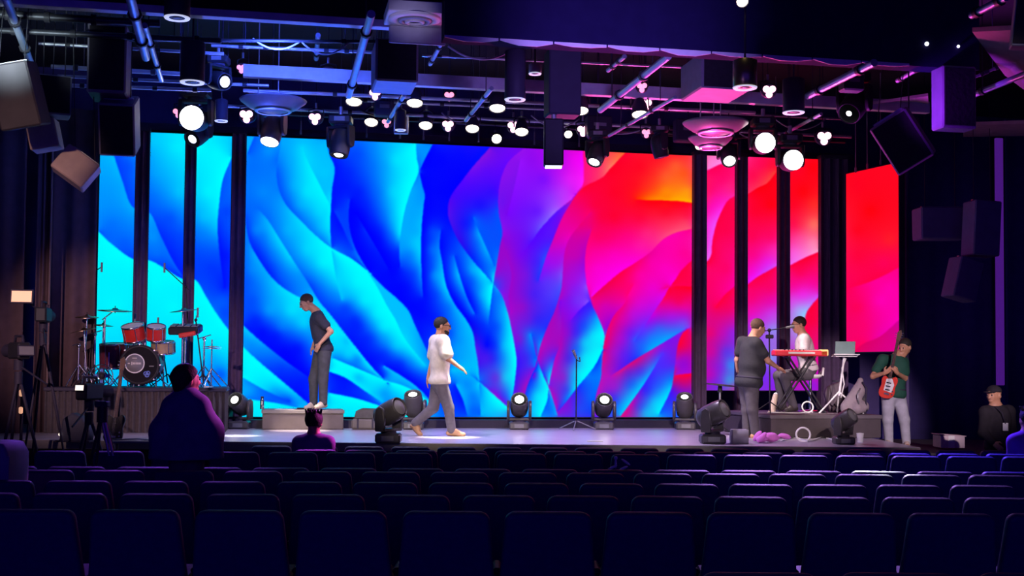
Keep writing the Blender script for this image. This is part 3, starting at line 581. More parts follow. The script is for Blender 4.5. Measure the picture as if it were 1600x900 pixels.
def upright(name, label, cat, x0, x1, y0, y1, D, m, dep=.1):
    a = PL(x0, (y0+y1)/2, D); b = PL(x1, (y0+y1)/2, D); xm = (x0+x1)/2; z0 = PL(xm, y1, D).z; z1 = PL(xm, y0, D).z
    c = (a+b)/2; return solid(name, MB().box((c.x, c.y, (z0+z1)/2), ((b-a).length, dep, z1-z0), RP, .01), m, label, cat)
_t = upright('wall_strip', 'tall thin violet wall strip at the far right', 'light strip', 1556, 1567.5, 216, 602, 20.2, mat('violet_strip', (.3, .06, .8), .6, var=.1, emit=.16, ecol=(.35, .05, 1)), .06)  # violet base colour plus a faint violet emission
upright('truss_post', 'thin violet-lit upright pole beside the angled red screen', 'pole', 1415, 1419, 255, 660, 20.3, mat('violet_pole', (.12, .09, .22), .5), .06)
upright('wall_post', 'thin brown upright post at the left between curtains', 'post', 77, 80, 200, 600, 19.3, mat('brown_post', (.16, .1, .1), .6), .06)
# ---------------------------------------------------------------- overhead steel, soffits, pipes
def bar(name, label, cat, p, q, h, dep, m, group=None):         # horizontal beam between two pixel points on one LED-parallel plane
    a, b = p, q; c = (a+b)/2; d = (b-a); d.z = 0; M = Matrix((d.normalized(), Vector((-d.y, d.x, 0)).normalized(), Vector((0, 0, 1)))).transposed()
    return solid(name, MB().box(c, (d.length, dep, h), M, .005), m, label, cat, group)
# big black masking border in front of the rig
_a = PL(692, 68, 13); _b = PL(1521, 111, 13); _z = (_a.z+_b.z)/2; _c = (_a+_b)/2; _L = (_b-_a).length
t = thing('masking_border', 'big black masking border hanging across the top right', 'border', (_c.x, _c.y, _z))
MB().box((_c.x, _c.y, (_z+.01+6.80)/2), (_L, .25, 6.79-_z), RP).build('panel', mat('black_border', (.016, .012, .06), .95, spec=.1), t, True)
_hem = mat('pale_hem', (.85, .83, .88), .7)
for k in range(9):
    u0 = _a+(_b-_a)*(k/9*.86); u1 = _a+(_b-_a)*((k+.97)/9*.86); m = MB(); w = (u1-u0).length; hw = .035+.012*math.sin(k*2.1)
    pts = [(-w/2, 0), (-w*.3, -hw*.6), (-w*.15, -hw), (w*.2, -hw), (w*.38, -hw*.5), (w/2, -.008), (w/2, .02), (-w/2, .02)]
    M = Matrix((UX, Vector((0, 0, 1)), UN)).transposed(); c = (u0+u1)/2; m.prism(pts, .126, .14, M, (c.x, c.y, _z+.01)); m.build('hem_scallop', _hem, t, True)
MB().sphere(PL(1441, 72, 12.95)+UN*.1, .025).build('pin_light', softlens, t, True, 'tiny white pin light')
MB().sphere(PL(1490, 76, 12.95)+UN*.1, .018).build('pin_light', softlens, t, True)
# pale-edged black header at the top left and the long pale beam
bar('ceiling_header', 'black header panel across the very top left', 'panel', PL(-60, -45, 14.2), PL(690, -18, 14.2), .85, .2, mat('black_header', (.008, .007, .02), .95, spec=.1))
bar('roof_beam', 'pale beam with a blue lit edge below the black header', 'beam', PL(-60, 8, 14.05), PL(690, 35, 14.05), .085, .14, whitepaint)
bar('roof_beam', 'long pale steel beam glowing blue to pink above the lamps', 'beam', PL(380, 115, 17), PL(1450, 165, 17), .17, .12, whitepaint)
bar('roof_beam', 'dark beam along the top edge of the screens', 'beam', PL(100, 193, 21.2), PL(1330, 248, 21.2), .12, .2, black)
def pipe(label, p, q, r=.03, m=steel, group='lighting pipes over the stage', clamps=3):
    t = thing('rig_pipe', label, 'pipe', (p+q)/2, group); MB().cyl(p, q, r, n=10).build('tube', m, t, True)
    for u in (.2, .8):
        c = p+(q-p)*u; MB().cyl(c, V(c.x, c.y, 6.84), .006, n=6).build('hanger', black, t, True)
    for k in range(clamps):
        c = p+(q-p)*((k+.5)/clamps+.07*math.sin(k*3+p.x)); d = (q-p).normalized(); MB().cyl(c-d*.03, c+d*.03, r*1.5, n=8).build('clamp', blackgloss, t, True)
def hpipe(label, x0, y0, x1, y1, D, r=.025, m=steel, clamps=4): pipe(label, PL(x0, y0, D), PL(x1, y1, D), r, m, clamps=clamps)
dk = mat('dark_pipe', (.05, .05, .06), .45, .5)
hpipe('dark cross pipe highest at the top left', -30, 20, 250, 37, 14.6, .045, dk)
hpipe('dark cross pipe second from the top at the left', -30, 46, 345, 64, 15.0, .035, dk)
hpipe('pale cross pipe running from the left speaker stack to the vent', 180, 62, 690, 66, 15.4, .022, dk)
hpipe('grey cross pipe passing behind the tall left speaker', 60, 68, 350, 84, 15.8, .02)
hpipe('grey cross pipe third from the bottom at the left', 80, 104, 330, 118, 16.4, .028)
hpipe('grey cross pipe second from the bottom at the left', 90, 119, 420, 134, 16.8, .022)
hpipe('grey cross pipe lowest at the left', 95, 133, 330, 141, 17.2, .025)
hpipe('thin pale cross pipe above the blue beam', 330, 71, 590, 82, 16.2, .022)
hpipe('thin pale cross pipe below the black border', 660, 87, 1090, 106, 16.2, .016)
hpipe('batten carrying the upper row of warm lamps', 380, 141, 1180, 176, 17.5, .025)
hpipe('batten above the screens carrying the lower row of warm lamps', 340, 165, 1330, 214, 18.8, .025)
hpipe('rear batten right above the centre screen', 400, 176, 1320, 222, 19.6, .025, dk)
hpipe('pale batten section in the middle of the rig', 540, 156, 900, 173, 18.2, .02)
hpipe('thin reddish batten on the right above the red screens', 900, 165, 1330, 187, 18.3, .018)
def dpipe(label, x0, y0, x1, y1, z, r=.045, m=steel): pipe(label, onz(x0, y0, z), onz(x1, y1, z), r, m, clamps=2)
bl = mat('blue_lit_pipe', (.35, .4, .55), .35, .4)  # blue light on the pipes partly put into their base colour
dpipe('fat blue-lit pipe running front to back left of the vent', 580, 22, 545, 150, 5.3, .045, bl)
dpipe('fat blue-lit pipe at the upper left running front to back', 202, -10, 228, 90, 5.3, .05, bl)
dpipe('second blue-lit pipe beside it sloping to the left lamps', 226, 40, 252, 125, 5.35, .035, bl)
dpipe('blue-lit pipe over the far left speakers', 8, -6, 50, 104, 5.4, .045, bl)
dpipe('short pale pipe right of the vent', 690, 66, 672, 100, 5.7, .03, bl)
dpipe('long pale pipe slanting down left under the border', 1044, 88, 938, 172, 5.2, .045, bl)
dpipe('short pale pipe under the border left of the long one', 976, 88, 950, 110, 5.6, .03, bl)
dpipe('long violet pipe slanting under the right of the border', 1366, 98, 1262, 150, 5.15, .045, bl)
dpipe('short violet pipe at the far right of the border', 1440, 104, 1402, 126, 5.5, .03, bl)
dpipe('thin dark blue pipe in the centre of the rig', 768, 138, 728, 188, 5.3, .03, bl)
dpipe('thin blue pipe behind the square speaker', 632, 148, 606, 190, 5.3, .03, bl)
dpipe('thin pink-lit pipe crossing right of centre', 1055, 152, 952, 212, 5.2, .025, bl)
dpipe('thin blue pipe on the left above the moving head', 497, 55, 494, 92, 6.2, .035, bl)
dpipe('pale pipe at the top right corner', 1572, -4, 1518, 24, 5.4, .04, bl)
dpipe('thin pipe low at the right edge under the ceiling panel', 1640, 100, 1512, 152, 5.0, .035, bl)
dpipe('thin pink-lit pipe over the right screens', 1283, 178, 1220, 212, 5.3, .025, bl)
hpipe('thin steel rod at the far right under the ceiling panel', 1515, 124, 1560, 105, 14, .018)
# corrugated roof deck at the top left, square ducts
t = thing('roof_deck', 'pale corrugated roof deck lit at the top left corner', 'roof deck', onz(60, 40, 6.7))
for k in range(16):
    a = PL(-40, 400, 13.2+k*.32); b = PL(330, 400, 13.2+k*.32); c = (a+b)/2; w = (b-a).length
    MB().box((c.x, c.y, 6.79), (w, .2, .09), RP, .02).build('corrugation', mat('galvanised_deck', (.4, .42, .44), .5, .3, scale=2), t, True)
_c = PL(645, 12, 13.1)
t = thing('ceiling_vent', 'square panel with a round violet-lit ceiling vent beside the border', 'vent', _c)
MB().box(_c+V(0, .3, .02), (.64, .6, .12), RP, .01).build('housing', whitepaint, t, True)
MB().box(PL(645, 31, 13.1)+V(0, .62, .0), (.64, .04, .2), RP, .01).build('front_panel', whitepaint, t, True)
for r, z, mm in ((.29, -.06, whitepaint), (.19, -.075, greypl), (.11, -.09, whitepaint)):
    MB().lathe([(r, 0), (r*.98, -.02), (r*.72, -.03), (r*.7, 0)], 28, None, (_c+V(0, .27, z+.02)), False).build('vent_ring', mm, t, True)
# right-hand ceiling panels
_pm = mat('ceiling_panel_paint', (.22, .15, .2), .8)
def slab(name, label, cat, pts, th, m):
    n = len(pts); vs = [Vector(p) for p in pts]+[Vector(p)+V(0, 0, th) for p in pts]
    fs = [list(range(n))[::-1], list(range(n, 2*n))]+[(k, (k+1) % n, n+(k+1) % n, n+k) for k in range(n)]
    return solid(name, MB().add(vs, fs), m, label, cat)
slab('ceiling_panel', 'sloping plum-coloured ceiling panel in the top right corner', 'panel', [P(1519, 50, 13), P(1640, 44, 11.5), P(1640, 170, 14), P(1570, 118, 14.5), P(1545, 82, 14)], .05, _pm)
slab('ceiling_panel', 'long dull pink panel low at the far right', 'panel', [P(1505, 196, 19), P(1640, 192, 17), P(1640, 212, 19.2), P(1505, 214, 20.6)], .05, _pm)
slab('ceiling_panel', 'pink-lit panel above the angled red screen', 'panel', [P(1363, 163, 18), P(1450, 150, 17), P(1452, 178, 20), P(1362, 166, 20.5)], .04, _pm)
# ---------------------------------------------------------------- speakers and boxes
def rotframe(yaw, pitch=0, roll=0): return Matrix.Rotation(R(yaw), 3, 'Z') @ Matrix.Rotation(R(pitch), 3, 'X') @ Matrix.Rotation(R(roll), 3, 'Y')
def speaker(label, px, py, D, wpx, hpx, dep, yaw=0, pitch=0, roll=0, m=None, cat='speaker', name='hanging_speaker', hang=.35, grille=True, side=None, group='speakers hung from the ceiling'):
    c = P(px, py, D); s = D/F; w = wpx*s; h = hpx*s; M = rotframe(yaw, pitch, roll)
    t = thing(name, label, cat, c, group, M); m = m or black
    b = MB().box((0, 0, 0), (w, dep, h), None, min(w, h)*.04).build('cabinet', m, t)
    if grille: MB().box((0, -dep/2-.004, 0), (w*.9, .012, h*.92), None, .004).build('grille', side or blackcloth, t)
    for sx in (-1, 1):
        if hang > 0: MB().cyl((sx*w*.32, 0, h/2-.01), M.transposed() @ (V(0, 0, 6.84-c.z)+(M @ V(sx*w*.32, 0, 0)).xy.to_3d()), .006, n=6).build('hanging_cable', blackgloss, t)
    MB().box((0, 0, h/2+.012), (w*.8, .05, .025)).build('bracket', steel, t)
    return t
boxm = mat('grey_box_paint', (.22, .2, .26), .6); tanm = mat('tan_speaker_paint', (.5, .36, .32), .7); greyb = mat('grey_speaker_paint', (.22, .23, .27), .7); pale = mat('pale_speaker_side', (.5, .5, .56), .7)
speaker('tall black speaker hanging upper left beside the blue pipes', 172, 100, 14.6, 58, 108, .6, 11, 0, 0, m=boxm)
speaker('black speaker tilted down under the tall left speaker', 187, 196, 14.8, 54, 82, .6, 11, 22, 0, m=boxm, hang=.05)
speaker('large dark speaker at the far left edge of the ceiling', 30, 150, 13.5, 62, 100, .5, 8, 12, -12, mat('umber_speaker', (.06, .05, .06), .7), grille=False)
speaker('squarish speaker with a pale side right of the far left speaker', 84, 152, 14.5, 50, 62, .35, 24, 0, 0, greyb)
speaker('small grey-brown speaker under the far left speakers', 70, 212, 14.5, 44, 46, .3, 8, 0, -12, tanm, hang=.3, grille=False)
speaker('tan speaker tilted outward in front of the left curtain', 119, 263, 14.5, 58, 46, .26, 14, -8, 36, tanm, hang=.3, grille=False)
speaker('wide black box speaker with blue underside left of centre', 616, 105, 15.5, 66, 66, .75, 11, 0, 0, m=boxm, hang=.4)
speaker('wide black box speaker with pink underside right of centre', 1118, 122, 15.5, 82, 56, .8, 11, 0, 0, m=boxm, hang=.3)
speaker('flat black box hanging in the middle of the rig', 879, 131, 14.5, 52, 104, .3, 11, 0, 0, hang=.3, grille=False)
speaker('tall black line speaker at the upper right below the border', 1490, 155, 14.0, 58, 98, .26, 11, 0, 0, m=boxm)
speaker('large black speaker tilted down beside the tall right speaker', 1411, 220, 15.0, 62, 86, .5, -22, 14, -30, m=boxm, hang=.1)
speaker('wide faint speaker hanging before the right drape', 1469, 350, 19.5, 76, 50, .4, 4, 0, -1, mat('slate_speaker', (.13, .12, .24), .7), hang=1.0, grille=False)
speaker('upright grey speaker left of the violet strip', 1533, 358, 18.8, 44, 86, .4, 8, 0, 3, mat('slate_speaker', (.13, .12, .24), .7), hang=1.1, grille=False)
speaker('grey speaker tilted below the upright one at the right', 1504, 437, 18.8, 42, 64, .35, 14, 0, 14, mat('slate_speaker', (.13, .12, .24), .7), hang=.0, grille=False)
speaker('blue-lit box speaker cut off by the top right corner', 1602, 30, 9.5, 36, 90, .5, -20, 10, 6, greyb)
# projector below the middle box
_c = P(865, 224, 14.4); t = thing('projector', 'slim dark projector tube with a white lit lower end', 'projector', _c)
MB().box((0, 0, 0), (.235, .22, .56), None, .02).build('housing', blackgloss, t); MB().box((0, 0, -.285), (.2, .18, .012), None, .004).build('lens', softlens, t); MB().cyl((0, 0, .27), (0, 0, .42), .03).build('bracket', steel, t)
# ---------------------------------------------------------------- cylinder downlights and discs
def can(label, px, py, D, wpx, hpx, m, ring=True):
    c = P(px, py, D); s = D/F; r = wpx*s/2; h = hpx*s; t = thing('cylinder_downlight', label, 'downlight', c+V(0, 0, -h/2), 'cylinder downlights')
    MB().lathe([(r*.9, 0), (r, .01), (r, h), (r*.6, h+.02)], 24, None, (0, 0, 0)).build('housing', m, t)
    MB().lathe([(r*.62, -.004), (r*.96, -.012), (r*1.02, .0), (r*.7, .004)], 28, None, None, False).build('trim_ring', ringlens if ring else chrome, t)
    MB().lathe([(0, -.001), (r*.4, -.003), (r*.4, .0)], 16, None, None, False).build('lens', softlens if not ring else greypl, t)
    MB().cyl((0, 0, h), (0, 0, 6.84-(c.z-h/2)), .012, n=8).build('stem', black, t)
can('dark cylinder downlight at the upper left with a pale ring', 301, 98, 13.8, 38, 62, black)
can('smaller dark cylinder downlight between the left moving heads', 346, 173, 16.5, 20, 32, black)
can('dark cylinder downlight just left of the middle box', 805, 118, 14.0, 33, 76, black)
can('gold cylinder downlight under the right of the border', 1164, 116, 12.6, 38, 42, mat('gold_can', (.45, .33, .14), .3, .8), True)
can('dark cylinder downlight right of the gold one', 1240, 150, 15.5, 34, 52, black)
can('dark cylinder downlight cut off by the top left edge', 277, 8, 12.5, 40, 40, black)
can('tiny silver cylinder downlight left of the middle box', 836, 108, 15.5, 20, 14, steel)
can('tiny dark cylinder downlight behind the thin blue pipe', 626, 188, 17.0, 17, 30, black)
def disc(label, px, py, D, wpx, hang):
    c = P(px, py, D); r = wpx*D/F/2; t = thing('hanging_disc', label, 'acoustic disc', c, 'round discs hung in the rig')
    MB().lathe([(0, -.16), (r*.35, -.15), (r*.7, -.1), (r*.97, -.01), (r, .01), (r*.96, .02), (r*.6, .01), (0, 0)], 32, None, None, False).build('dish', mat('dark_dish', (.14, .13, .16), .4), t)
    MB().lathe([(r*.45, -.150), (r*.5, -.16), (r*.55, -.143)], 32, None, None, False).build('ring', steel, t)
    for sx in (-.45, .15): MB().cyl((r*sx, 0, 0), (r*sx, 0, 6.84-c.z), .008, n=6).build('hanging_cable', steel, t)
disc('wide shallow dark disc hanging on two wires at the left', 427, 158, 16.6, 105, 1.1)
disc('wide shallow dark disc hanging below the right box speaker', 1118, 193, 16.9, 104, .5)
disc('lower dark disc behind the right moving heads', 1110, 216, 18.0, 70, .3)
# ---------------------------------------------------------------- lamps
def warm_can(label, px, py, D, wpx=24, aim=(0, -.35, -1), glow=None):
    c = P(px, py, D); s = D/F; r = wpx*s/2; d = Vector(aim).normalized(); M = frame(-d); t = thing('par_can', label, 'stage lamp', c, 'warm white lamps on the battens', M)
    MB().lathe([(r*1.08, -.01), (r*1.1, .04), (r*.95, r*1.4), (r*.6, r*2.2), (r*.2, r*2.5)], 20, None, None, False).build('housing', black, t)
    MB().lathe([(0, -.035), (r*.5, -.03), (r*.85, -.012), (r, .005)], 20, None, None, False).build('lens', glow or warmlens, t)
    y = MB(); y.tube([(-r*1.2, 0, r), (-r*1.2, 0, r*2.3), (-r*.5, 0, r*3), (r*.5, 0, r*3), (r*1.2, 0, r*2.3), (r*1.2, 0, r)], .01, 6); y.build('yoke', blackgloss, t)
    MB().cyl((0, 0, r*3), (0, 0, r*3+.1), .02, n=8).build('clamp', steel, t)
    q = M @ V(0, 0, r*3+.08); MB().cyl(V(0, 0, r*3+.08), M.transposed() @ (q.xy.to_3d()+V(0, 0, 6.84-c.z)), .006, n=6).build('drop_rod', black, t)
for i, (x, y) in enumerate(((553, 159), (648, 161), (777, 169), (907, 173), (1000, 179))):
    warm_can(f'{ORD[i]} warm white lamp from the left in the upper lamp row', x, y, 17.4, 24)
for i, (x, y) in enumerate(((580, 191), (665, 196), (738, 201), (815, 206))):
    warm_can(f'{ORD[i]} warm white lamp from the left in the lower lamp row', x, y, 18.7, 20, (0, -.5, -1))
for x, y, w, l in ((776, 217, 15, 'small warm lamp low above the screen right of centre'), (888, 210, 12, 'small warm lamp just right of the projector'), (1093, 228, 13, 'small oval warm lamp above the dark column at the right'), (1160, 2, 18, 'yellowish lamp peeking over the top edge of the frame')):
    warm_can(l, x, y, 19.2 if y > 100 else 12.5, w, (.1, -.9, -.6))
def trio(label, px, py, D, s=1., dim=False):
    c = P(px, py, D); t = thing('trio_lamp', label, 'stage lamp', c, 'pink three-lens lamps in the rig'); r = .042*s
    M = frame((-.05, -1, -.25)); 
    MB().lathe([(r*2.0, 0), (r*2.3, -.02), (r*2.2, -.16), (r*1.2, -.2)], 16, M, None).build('housing', black, t)
    for a in (90, 210, 330):
        q = M @ V(math.cos(R(-a))*r*1.05, math.sin(R(-a))*r*1.05, .004)
        MB().sphere(q, (r, r, r*.35), 12, 6, M).build('lens', pinkdim if dim else pinklens, t)
    MB().tube([M @ V(r*2.4, 0, -.08), M @ V(r*2.4, 0, -.1)+V(0, 0, .12), V(0, .1, .17), M @ V(-r*2.4, 0, -.1)+V(0, 0, .12), M @ V(-r*2.4, 0, -.08)], .009, 6).build('yoke', blackgloss, t)
    MB().cyl((0, .1, .17), (0, .1, .25), .018, n=8).build('clamp', steel, t)
    MB().cyl((0, .1, .25), (0, .1, 6.84-c.z), .006, n=6).build('drop_rod', black, t)
for x, y, D, s, dm, l in ((377, 107, 17, .8, 1, 'dim pink three-lens lamp left of the hanging wires'), (511, 115, 17, 1.1, 0, 'pink-white three-lens lamp above the blue beam at the left'), (278, 176, 17.5, .9, 1, 'dim pink three-lens lamp beside the large round left lamp'),
        (385, 181, 17.5, 1.2, 0, 'glowing three-lens lamp under the left disc edge'), (492, 185, 18, 1.1, 0, 'glowing three-lens lamp between the two left moving heads'), (586, 147, 17.2, 1.0, 0, 'pink three-lens lamp under the wide box speaker'),
        (604, 192, 19, .9, 1, 'dim pink three-lens lamp left of the tiny downlight'), (702, 150, 17.8, .9, 1, 'dim pink three-lens lamp near the centre of the upper batten'), (700, 196, 19, 1.1, 0, 'pink three-lens lamp between lower warm lamps'),
        (802, 198, 19, 1.1, 0, 'pink three-lens lamp touching the last lower warm lamp'), (906, 158, 17.8, 1.1, 0, 'pink three-lens lamp right above a warm lamp right of the middle box'), (911, 204, 19, 1.1, 0, 'pink three-lens lamp above the right tilted moving head'),
        (1003, 136, 17, .9, 1, 'dim pink three-lens lamp against the long pale beam'), (1009, 163, 17.8, 1.1, 0, 'pink three-lens lamp above the last upper warm lamp'), (1010, 208, 19, .9, 1, 'dim pink three-lens lamp low above the red artwork'),
        (1095, 211, 18.5, .9, 1, 'dim pink three-lens lamp under the right disc'), (1202, 142, 16.5, 1.1, 0, 'bright pink three-lens lamp right of the gold downlight'), (1288, 215, 18.3, 1.3, 0, 'bright pink three-lens lamp right of the round lamps')):
    trio(l, x, y, D, s, bool(dm))
def moving_head(label, base, up, d, s=1., lens=None, lr=.8, group='moving head lamps', body=None, pins=0):
    """base: foot (or hanging) point; up=+1 stands on the floor, -1 hangs; d: beam direction in world space"""
    u = up; t = thing('moving_head', label, 'stage lamp', base, group); body = body or blackgloss; d = Vector(d).normalized()
    h = .13*s; MB().box((0, 0, u*h/2), (.34*s, .30*s, h), None, .025*s).build('base', body, t)
    MB().box((0, -.151*s, u*h/2), (.16*s, .006, h*.5)).build('display', greypl, t)
    piv = V(0, 0, u*.40*s); a = V(-d.y, d.x, 0); a = a.normalized() if a.length > .05 else V(1, 0, 0)
    MB().lathe([(.11*s, h*u), (.1*s, (h+.03*s)*u)], 18).build('turntable', black, t)
    for sg in (-1, 1):
        b = MB(); o = a*sg*.185*s; M = Matrix((a, Vector((0, 0, 1)).cross(a), Vector((0, 0, 1)))).transposed()
        b.prism([(-.07*s, h+.03*s), (.07*s, h+.03*s), (.085*s, .33*s), (.06*s, .46*s), (0, .49*s), (-.06*s, .46*s), (-.085*s, .33*s)] if u > 0 else [(-.07*s, -h-.03*s), (-.085*s, -.33*s), (-.06*s, -.46*s), (0, -.49*s), (.06*s, -.46*s), (.085*s, -.33*s), (.07*s, -h-.03*s)], -.025*s, .025*s,
                Matrix((Vector((0, 0, 1)).cross(a), Vector((0, 0, 1)), a)).transposed(), o, .012*s); b.build('yoke_arm', body, t)
    b = MB(); b.box((0, 0, u*(h+.045*s)), (.40*s, .14*s, .04*s), Matrix((a, Vector((0, 0, 1)).cross(a), Vector((0, 0, 1)))).transposed(), .01*s); b.build('yoke_bridge', body, t)
    M = frame(d); r = .155*s
    MB().lathe([(0, -.22*s), (r*.6, -.215*s), (r*.9, -.16*s), (r, -.05*s), (r, .1*s), (r*.92, .2*s), (r*.86, .215*s), (r*.8, .19*s)], 24, M, piv, False).build('head', body, t)
    MB().lathe([(r*lr, .2*s), (r*lr*.6, .222*s), (0, .228*s)], 24, M, piv, False).build('lens', lens or softlens, [c for c in t.children if c.name.startswith('head')][0])
    for k in range(pins):
        an = 2*PI*k/pins+.3; MB().sphere(piv+M @ V(math.cos(an)*r*lr*.55, math.sin(an)*r*lr*.55, .226*s), .008*s, 8, 5).build('lens_pin', greypl, t)
    if u < 0:
        MB().cyl((0, 0, 0), (0, 0, .14*s), .03*s, n=8).build('clamp', steel, t); MB().cyl((0, 0, .14*s), (0, 0, 6.84-base[2]), .007, n=6).build('drop_rod', black, t)
    return t
def hung(label, px, py, D, d, s=1., lens=None, lr=.8, pins=0, body=None):      # px,py: centre of the lens/head
    d = Vector(d).normalized(); c = P(px, py, D)-d*.21*s; moving_head(label, c+V(0, 0, .40*s), -1, d, s, lens, lr, body=body, pins=pins, group='moving head lamps hung from the rig')
hung('large round lamp with a white face at the upper left', 299, 184, 16.8, (.0, -1, -.12), 1.12, whitelens, .97, pins=6)
hung('dark drum-shaped moving head below the white-faced lamp at the left', 300, 218, 18.2, (-.3, -.7, -.55), 1.0, softlens, .45)
hung('moving head shining white downward at the left of the centre screen', 421, 222, 17.6, (-.1, -.45, -1), 1.0, whitelens, .92, body=mat('bronze_plastic', (.16, .11, .1), .4))
hung('slim dark moving head pointing down over the blue petals', 529, 243, 17.8, (-.1, -.2, -1), .98, whitelens, .45)
hung('dark moving head tilted left over the top of the red artwork', 928, 254, 18.0, (-.35, -.5, -1), .85, whitelens, .62)
hung('dark moving head over the red artwork with a blue edge', 1034, 246, 18.6, (.25, .1, -1), .8, black, .5)
hung('moving head with a round white lens over the first right strip', 1140, 252, 18.2, (-.05, -.8, -.75), .85, whitelens, .66)
hung('round white lamp at the right, upper of the two', 1196, 223, 17.8, (-.02, -1, -.08), .98, whitelens, .97)
hung('round white lamp at the right, lower of the two', 1240, 250, 17.8, (.03, -1, -.08), .98, whitelens, .97)
hung('dark moving head high at the right with a tiny white lens', 1326, 178, 16.2, (-.5, -.6, -.6), 1.1, whitelens, .22)
hung('small black moving head between the left downlights', 352, 128, 15.6, (.55, -.5, -.2), .8, softlens, .6)

# ---------------------------------------------------------------- cables looping between the battens, screen wires, dark brackets
def swag(label, x0, y0, x1, y1, D, drop, r=.012, m=blackgloss):
    a = PL(x0, y0, D); b = PL(x1, y1, D); pts = [a+(b-a)*(k/14)-V(0, 0, drop*4*(k/14)*(1-k/14)) for k in range(15)]
    solid('cable_swag', MB().tube(pts, r, 6), m, label, 'cable', 'cables looped along the battens')
gc = mat('grey_cable', (.3, .28, .34), .5)
for i, (x0, y0, x1, y1, D, dr, m) in enumerate(((395, 60, 470, 64, 15.4, .12, gc), (470, 64, 545, 66, 15.4, .16, gc), (560, 170, 640, 176, 18.7, .1, blackgloss), (690, 176, 742, 180, 18.7, .12, gc), (830, 180, 905, 186, 18.7, .16, gc), (915, 195, 1010, 200, 18.6, .12, gc), (1010, 190, 1090, 196, 18.6, .2, blackgloss), (1140, 190, 1200, 196, 18.4, .22, gc), (1205, 180, 1290, 186, 18.2, .2, gc), (700, 72, 800, 78, 14.8, .14, gc))):
    swag(f'{ORD[i]} cable loop from the left along the battens', x0, y0, x1, y1, D, dr, .012, m)
for i, x in enumerate((470, 573, 625, 662, 702, 748, 835, 905, 1212)):
    c = PL(x, 205+.045*(x-470), 20.2); h = .17
    solid('cable_tail', MB().cyl(c, c+V(0, 0, h), .012, n=6).box(c+V(0, 0, -.02), (.03, .02, .06)).cyl(c+V(0, 0, h), V(c.x, c.y, 6.84), .004, n=4), greypl, f'{ORD[i]} short hanging cable tail from the left above the screens', 'cable', 'short cable tails above the screens')
for i, (x, ya, yb) in enumerate(((1337, 182, 262), (1355, 180, 256), (1376, 178, 250))):
    a = P(x, ya, 20.9); b = P(x, yb+8, 20.9); solid('screen_wire', MB().cyl(b, V(b.x, b.y, 6.84), .008, n=6).box(b+V(0, 0, .05), (.03, .03, .08)), gc, f'{ORD[i]} wire from the left holding the angled red screen', 'wire', 'wires holding the angled screen')
t = thing('lamp_bracket', 'square dark lamp bracket with pale edges in the centre of the rig', 'bracket', P(627, 195, 17.6))
MB().box((0, 0, 0), (.15, .1, .22), None, .01).build('body', black, t)
for sx in (-1, 1): MB().box((sx*.095, -.02, 0), (.02, .06, .24), None, .004).build('side_arm', steel, t)
MB().box((0, -.02, -.13), (.2, .06, .02), None, .004).build('cross_arm', steel, t); MB().cyl((0, 0, .1), (0, 0, 6.84-t.location.z), .008, n=6).build('drop_rod', black, t)
for x, y, D, w, l in ((1330, 130, 15.8, 34, 'bulky dark lamp housing under the right of the border'), (935, 198, 18.9, 40, 'dark dimmer box on the batten over the red artwork'), (1075, 205, 18.9, 44, 'dark dimmer box behind the right disc'), (600, 170, 18.0, 30, 'small dark dimmer box right of the square speaker'), (1420, 195, 15.4, 26, 'small dark clamp block on top of the tilted right speaker')):
    c = P(x, y, D); s_ = D/F; t = thing('dimmer_box', l, 'equipment', c, 'dark boxes on the battens', RP); MB().box((0, 0, 0), (w*s_, .2, w*s_*.8), None, .02).build('case', black, t); MB().box((0, -.104, .02), (w*s_*.5, .01, .05)).build('face_plate', greypl, t); MB().cyl((0, 0, w*s_*.3), (0, 0, 6.84-c.z), .01, n=6).build('drop_rod', black, t)
# ---------------------------------------------------------------- risers
def riser(name, label, x0, x1, yb, yt, dep, z0, skirtm, topm, fold=.09, legs=True):
    """front edge between px x0..x1 at base height yb (px), top at yt"""
    a = onz(x0, yb, z0); b = onz(x1, yb, z0); Y = (a.y+b.y)/2; a = P(x0, yb, Y); b = P(x1, yb, Y); zt = P((x0+x1)/2, yt, Y).z; w = b.x-a.x
    t = thing(name, label, 'riser', a.lerp(b, .5), None, RP); b = a+UX*((b.x-a.x)/UX.x*(1+TANP*(b.x/Y)*.98)); w = (b-a).length; H = zt-z0
    t.location = (a.x+UX.x*w/2, a.y+UX.y*w/2, z0); t.matrix_world = Matrix.Translation(t.location) @ RP.to_4x4()
    MB().box((0, dep/2, H-.03), (w, dep, .06), None, .01).build('deck', topm, t)
    if fold:
        n = int(w/fold); pts = []
        for k in range(n*6+1): pts.append((-w/2+.02+(w-.04)*k/(n*6), .03-.022*math.cos(k/6*2*PI)))
        n2 = int(dep/fold)
        for k in range(1, n2*6): pts.append((w/2-.03+.022*math.cos(k/6*2*PI), .02+(dep-.04)*k/(n2*6)))
        pts += [(w/2-.03, dep-.02), (-w/2+.02, dep-.02)]
        MB().prism(pts, .004, H-.06).build('pleated_skirt', skirtm, t)
    else: MB().box((0, dep/2, (H-.06)/2+.002), (w-.03, dep-.03, H-.064), None, .01).build('side_cloth', skirtm, t)
    return t, Y, zt
skirt = mat('grey_skirt_cloth', (.085, .072, .08), .9, scale=16, bump=.1, spec=.1)
_, DY, DZ = riser('drum_riser', 'tall drum riser with a pleated grey skirt at the left', 66, 353, 678, 606, 1.45, ZS, skirt, black)
_, CY, CZ = riser('center_riser', 'low grey cloth-covered riser under the standing man', 408, 538, 672, 641, .68, ZS, mat('grey_riser_cloth', (.14, .115, .12), .9, spec=.1), mat('grey_riser_top', (.2, .18, .18), .8), 0)
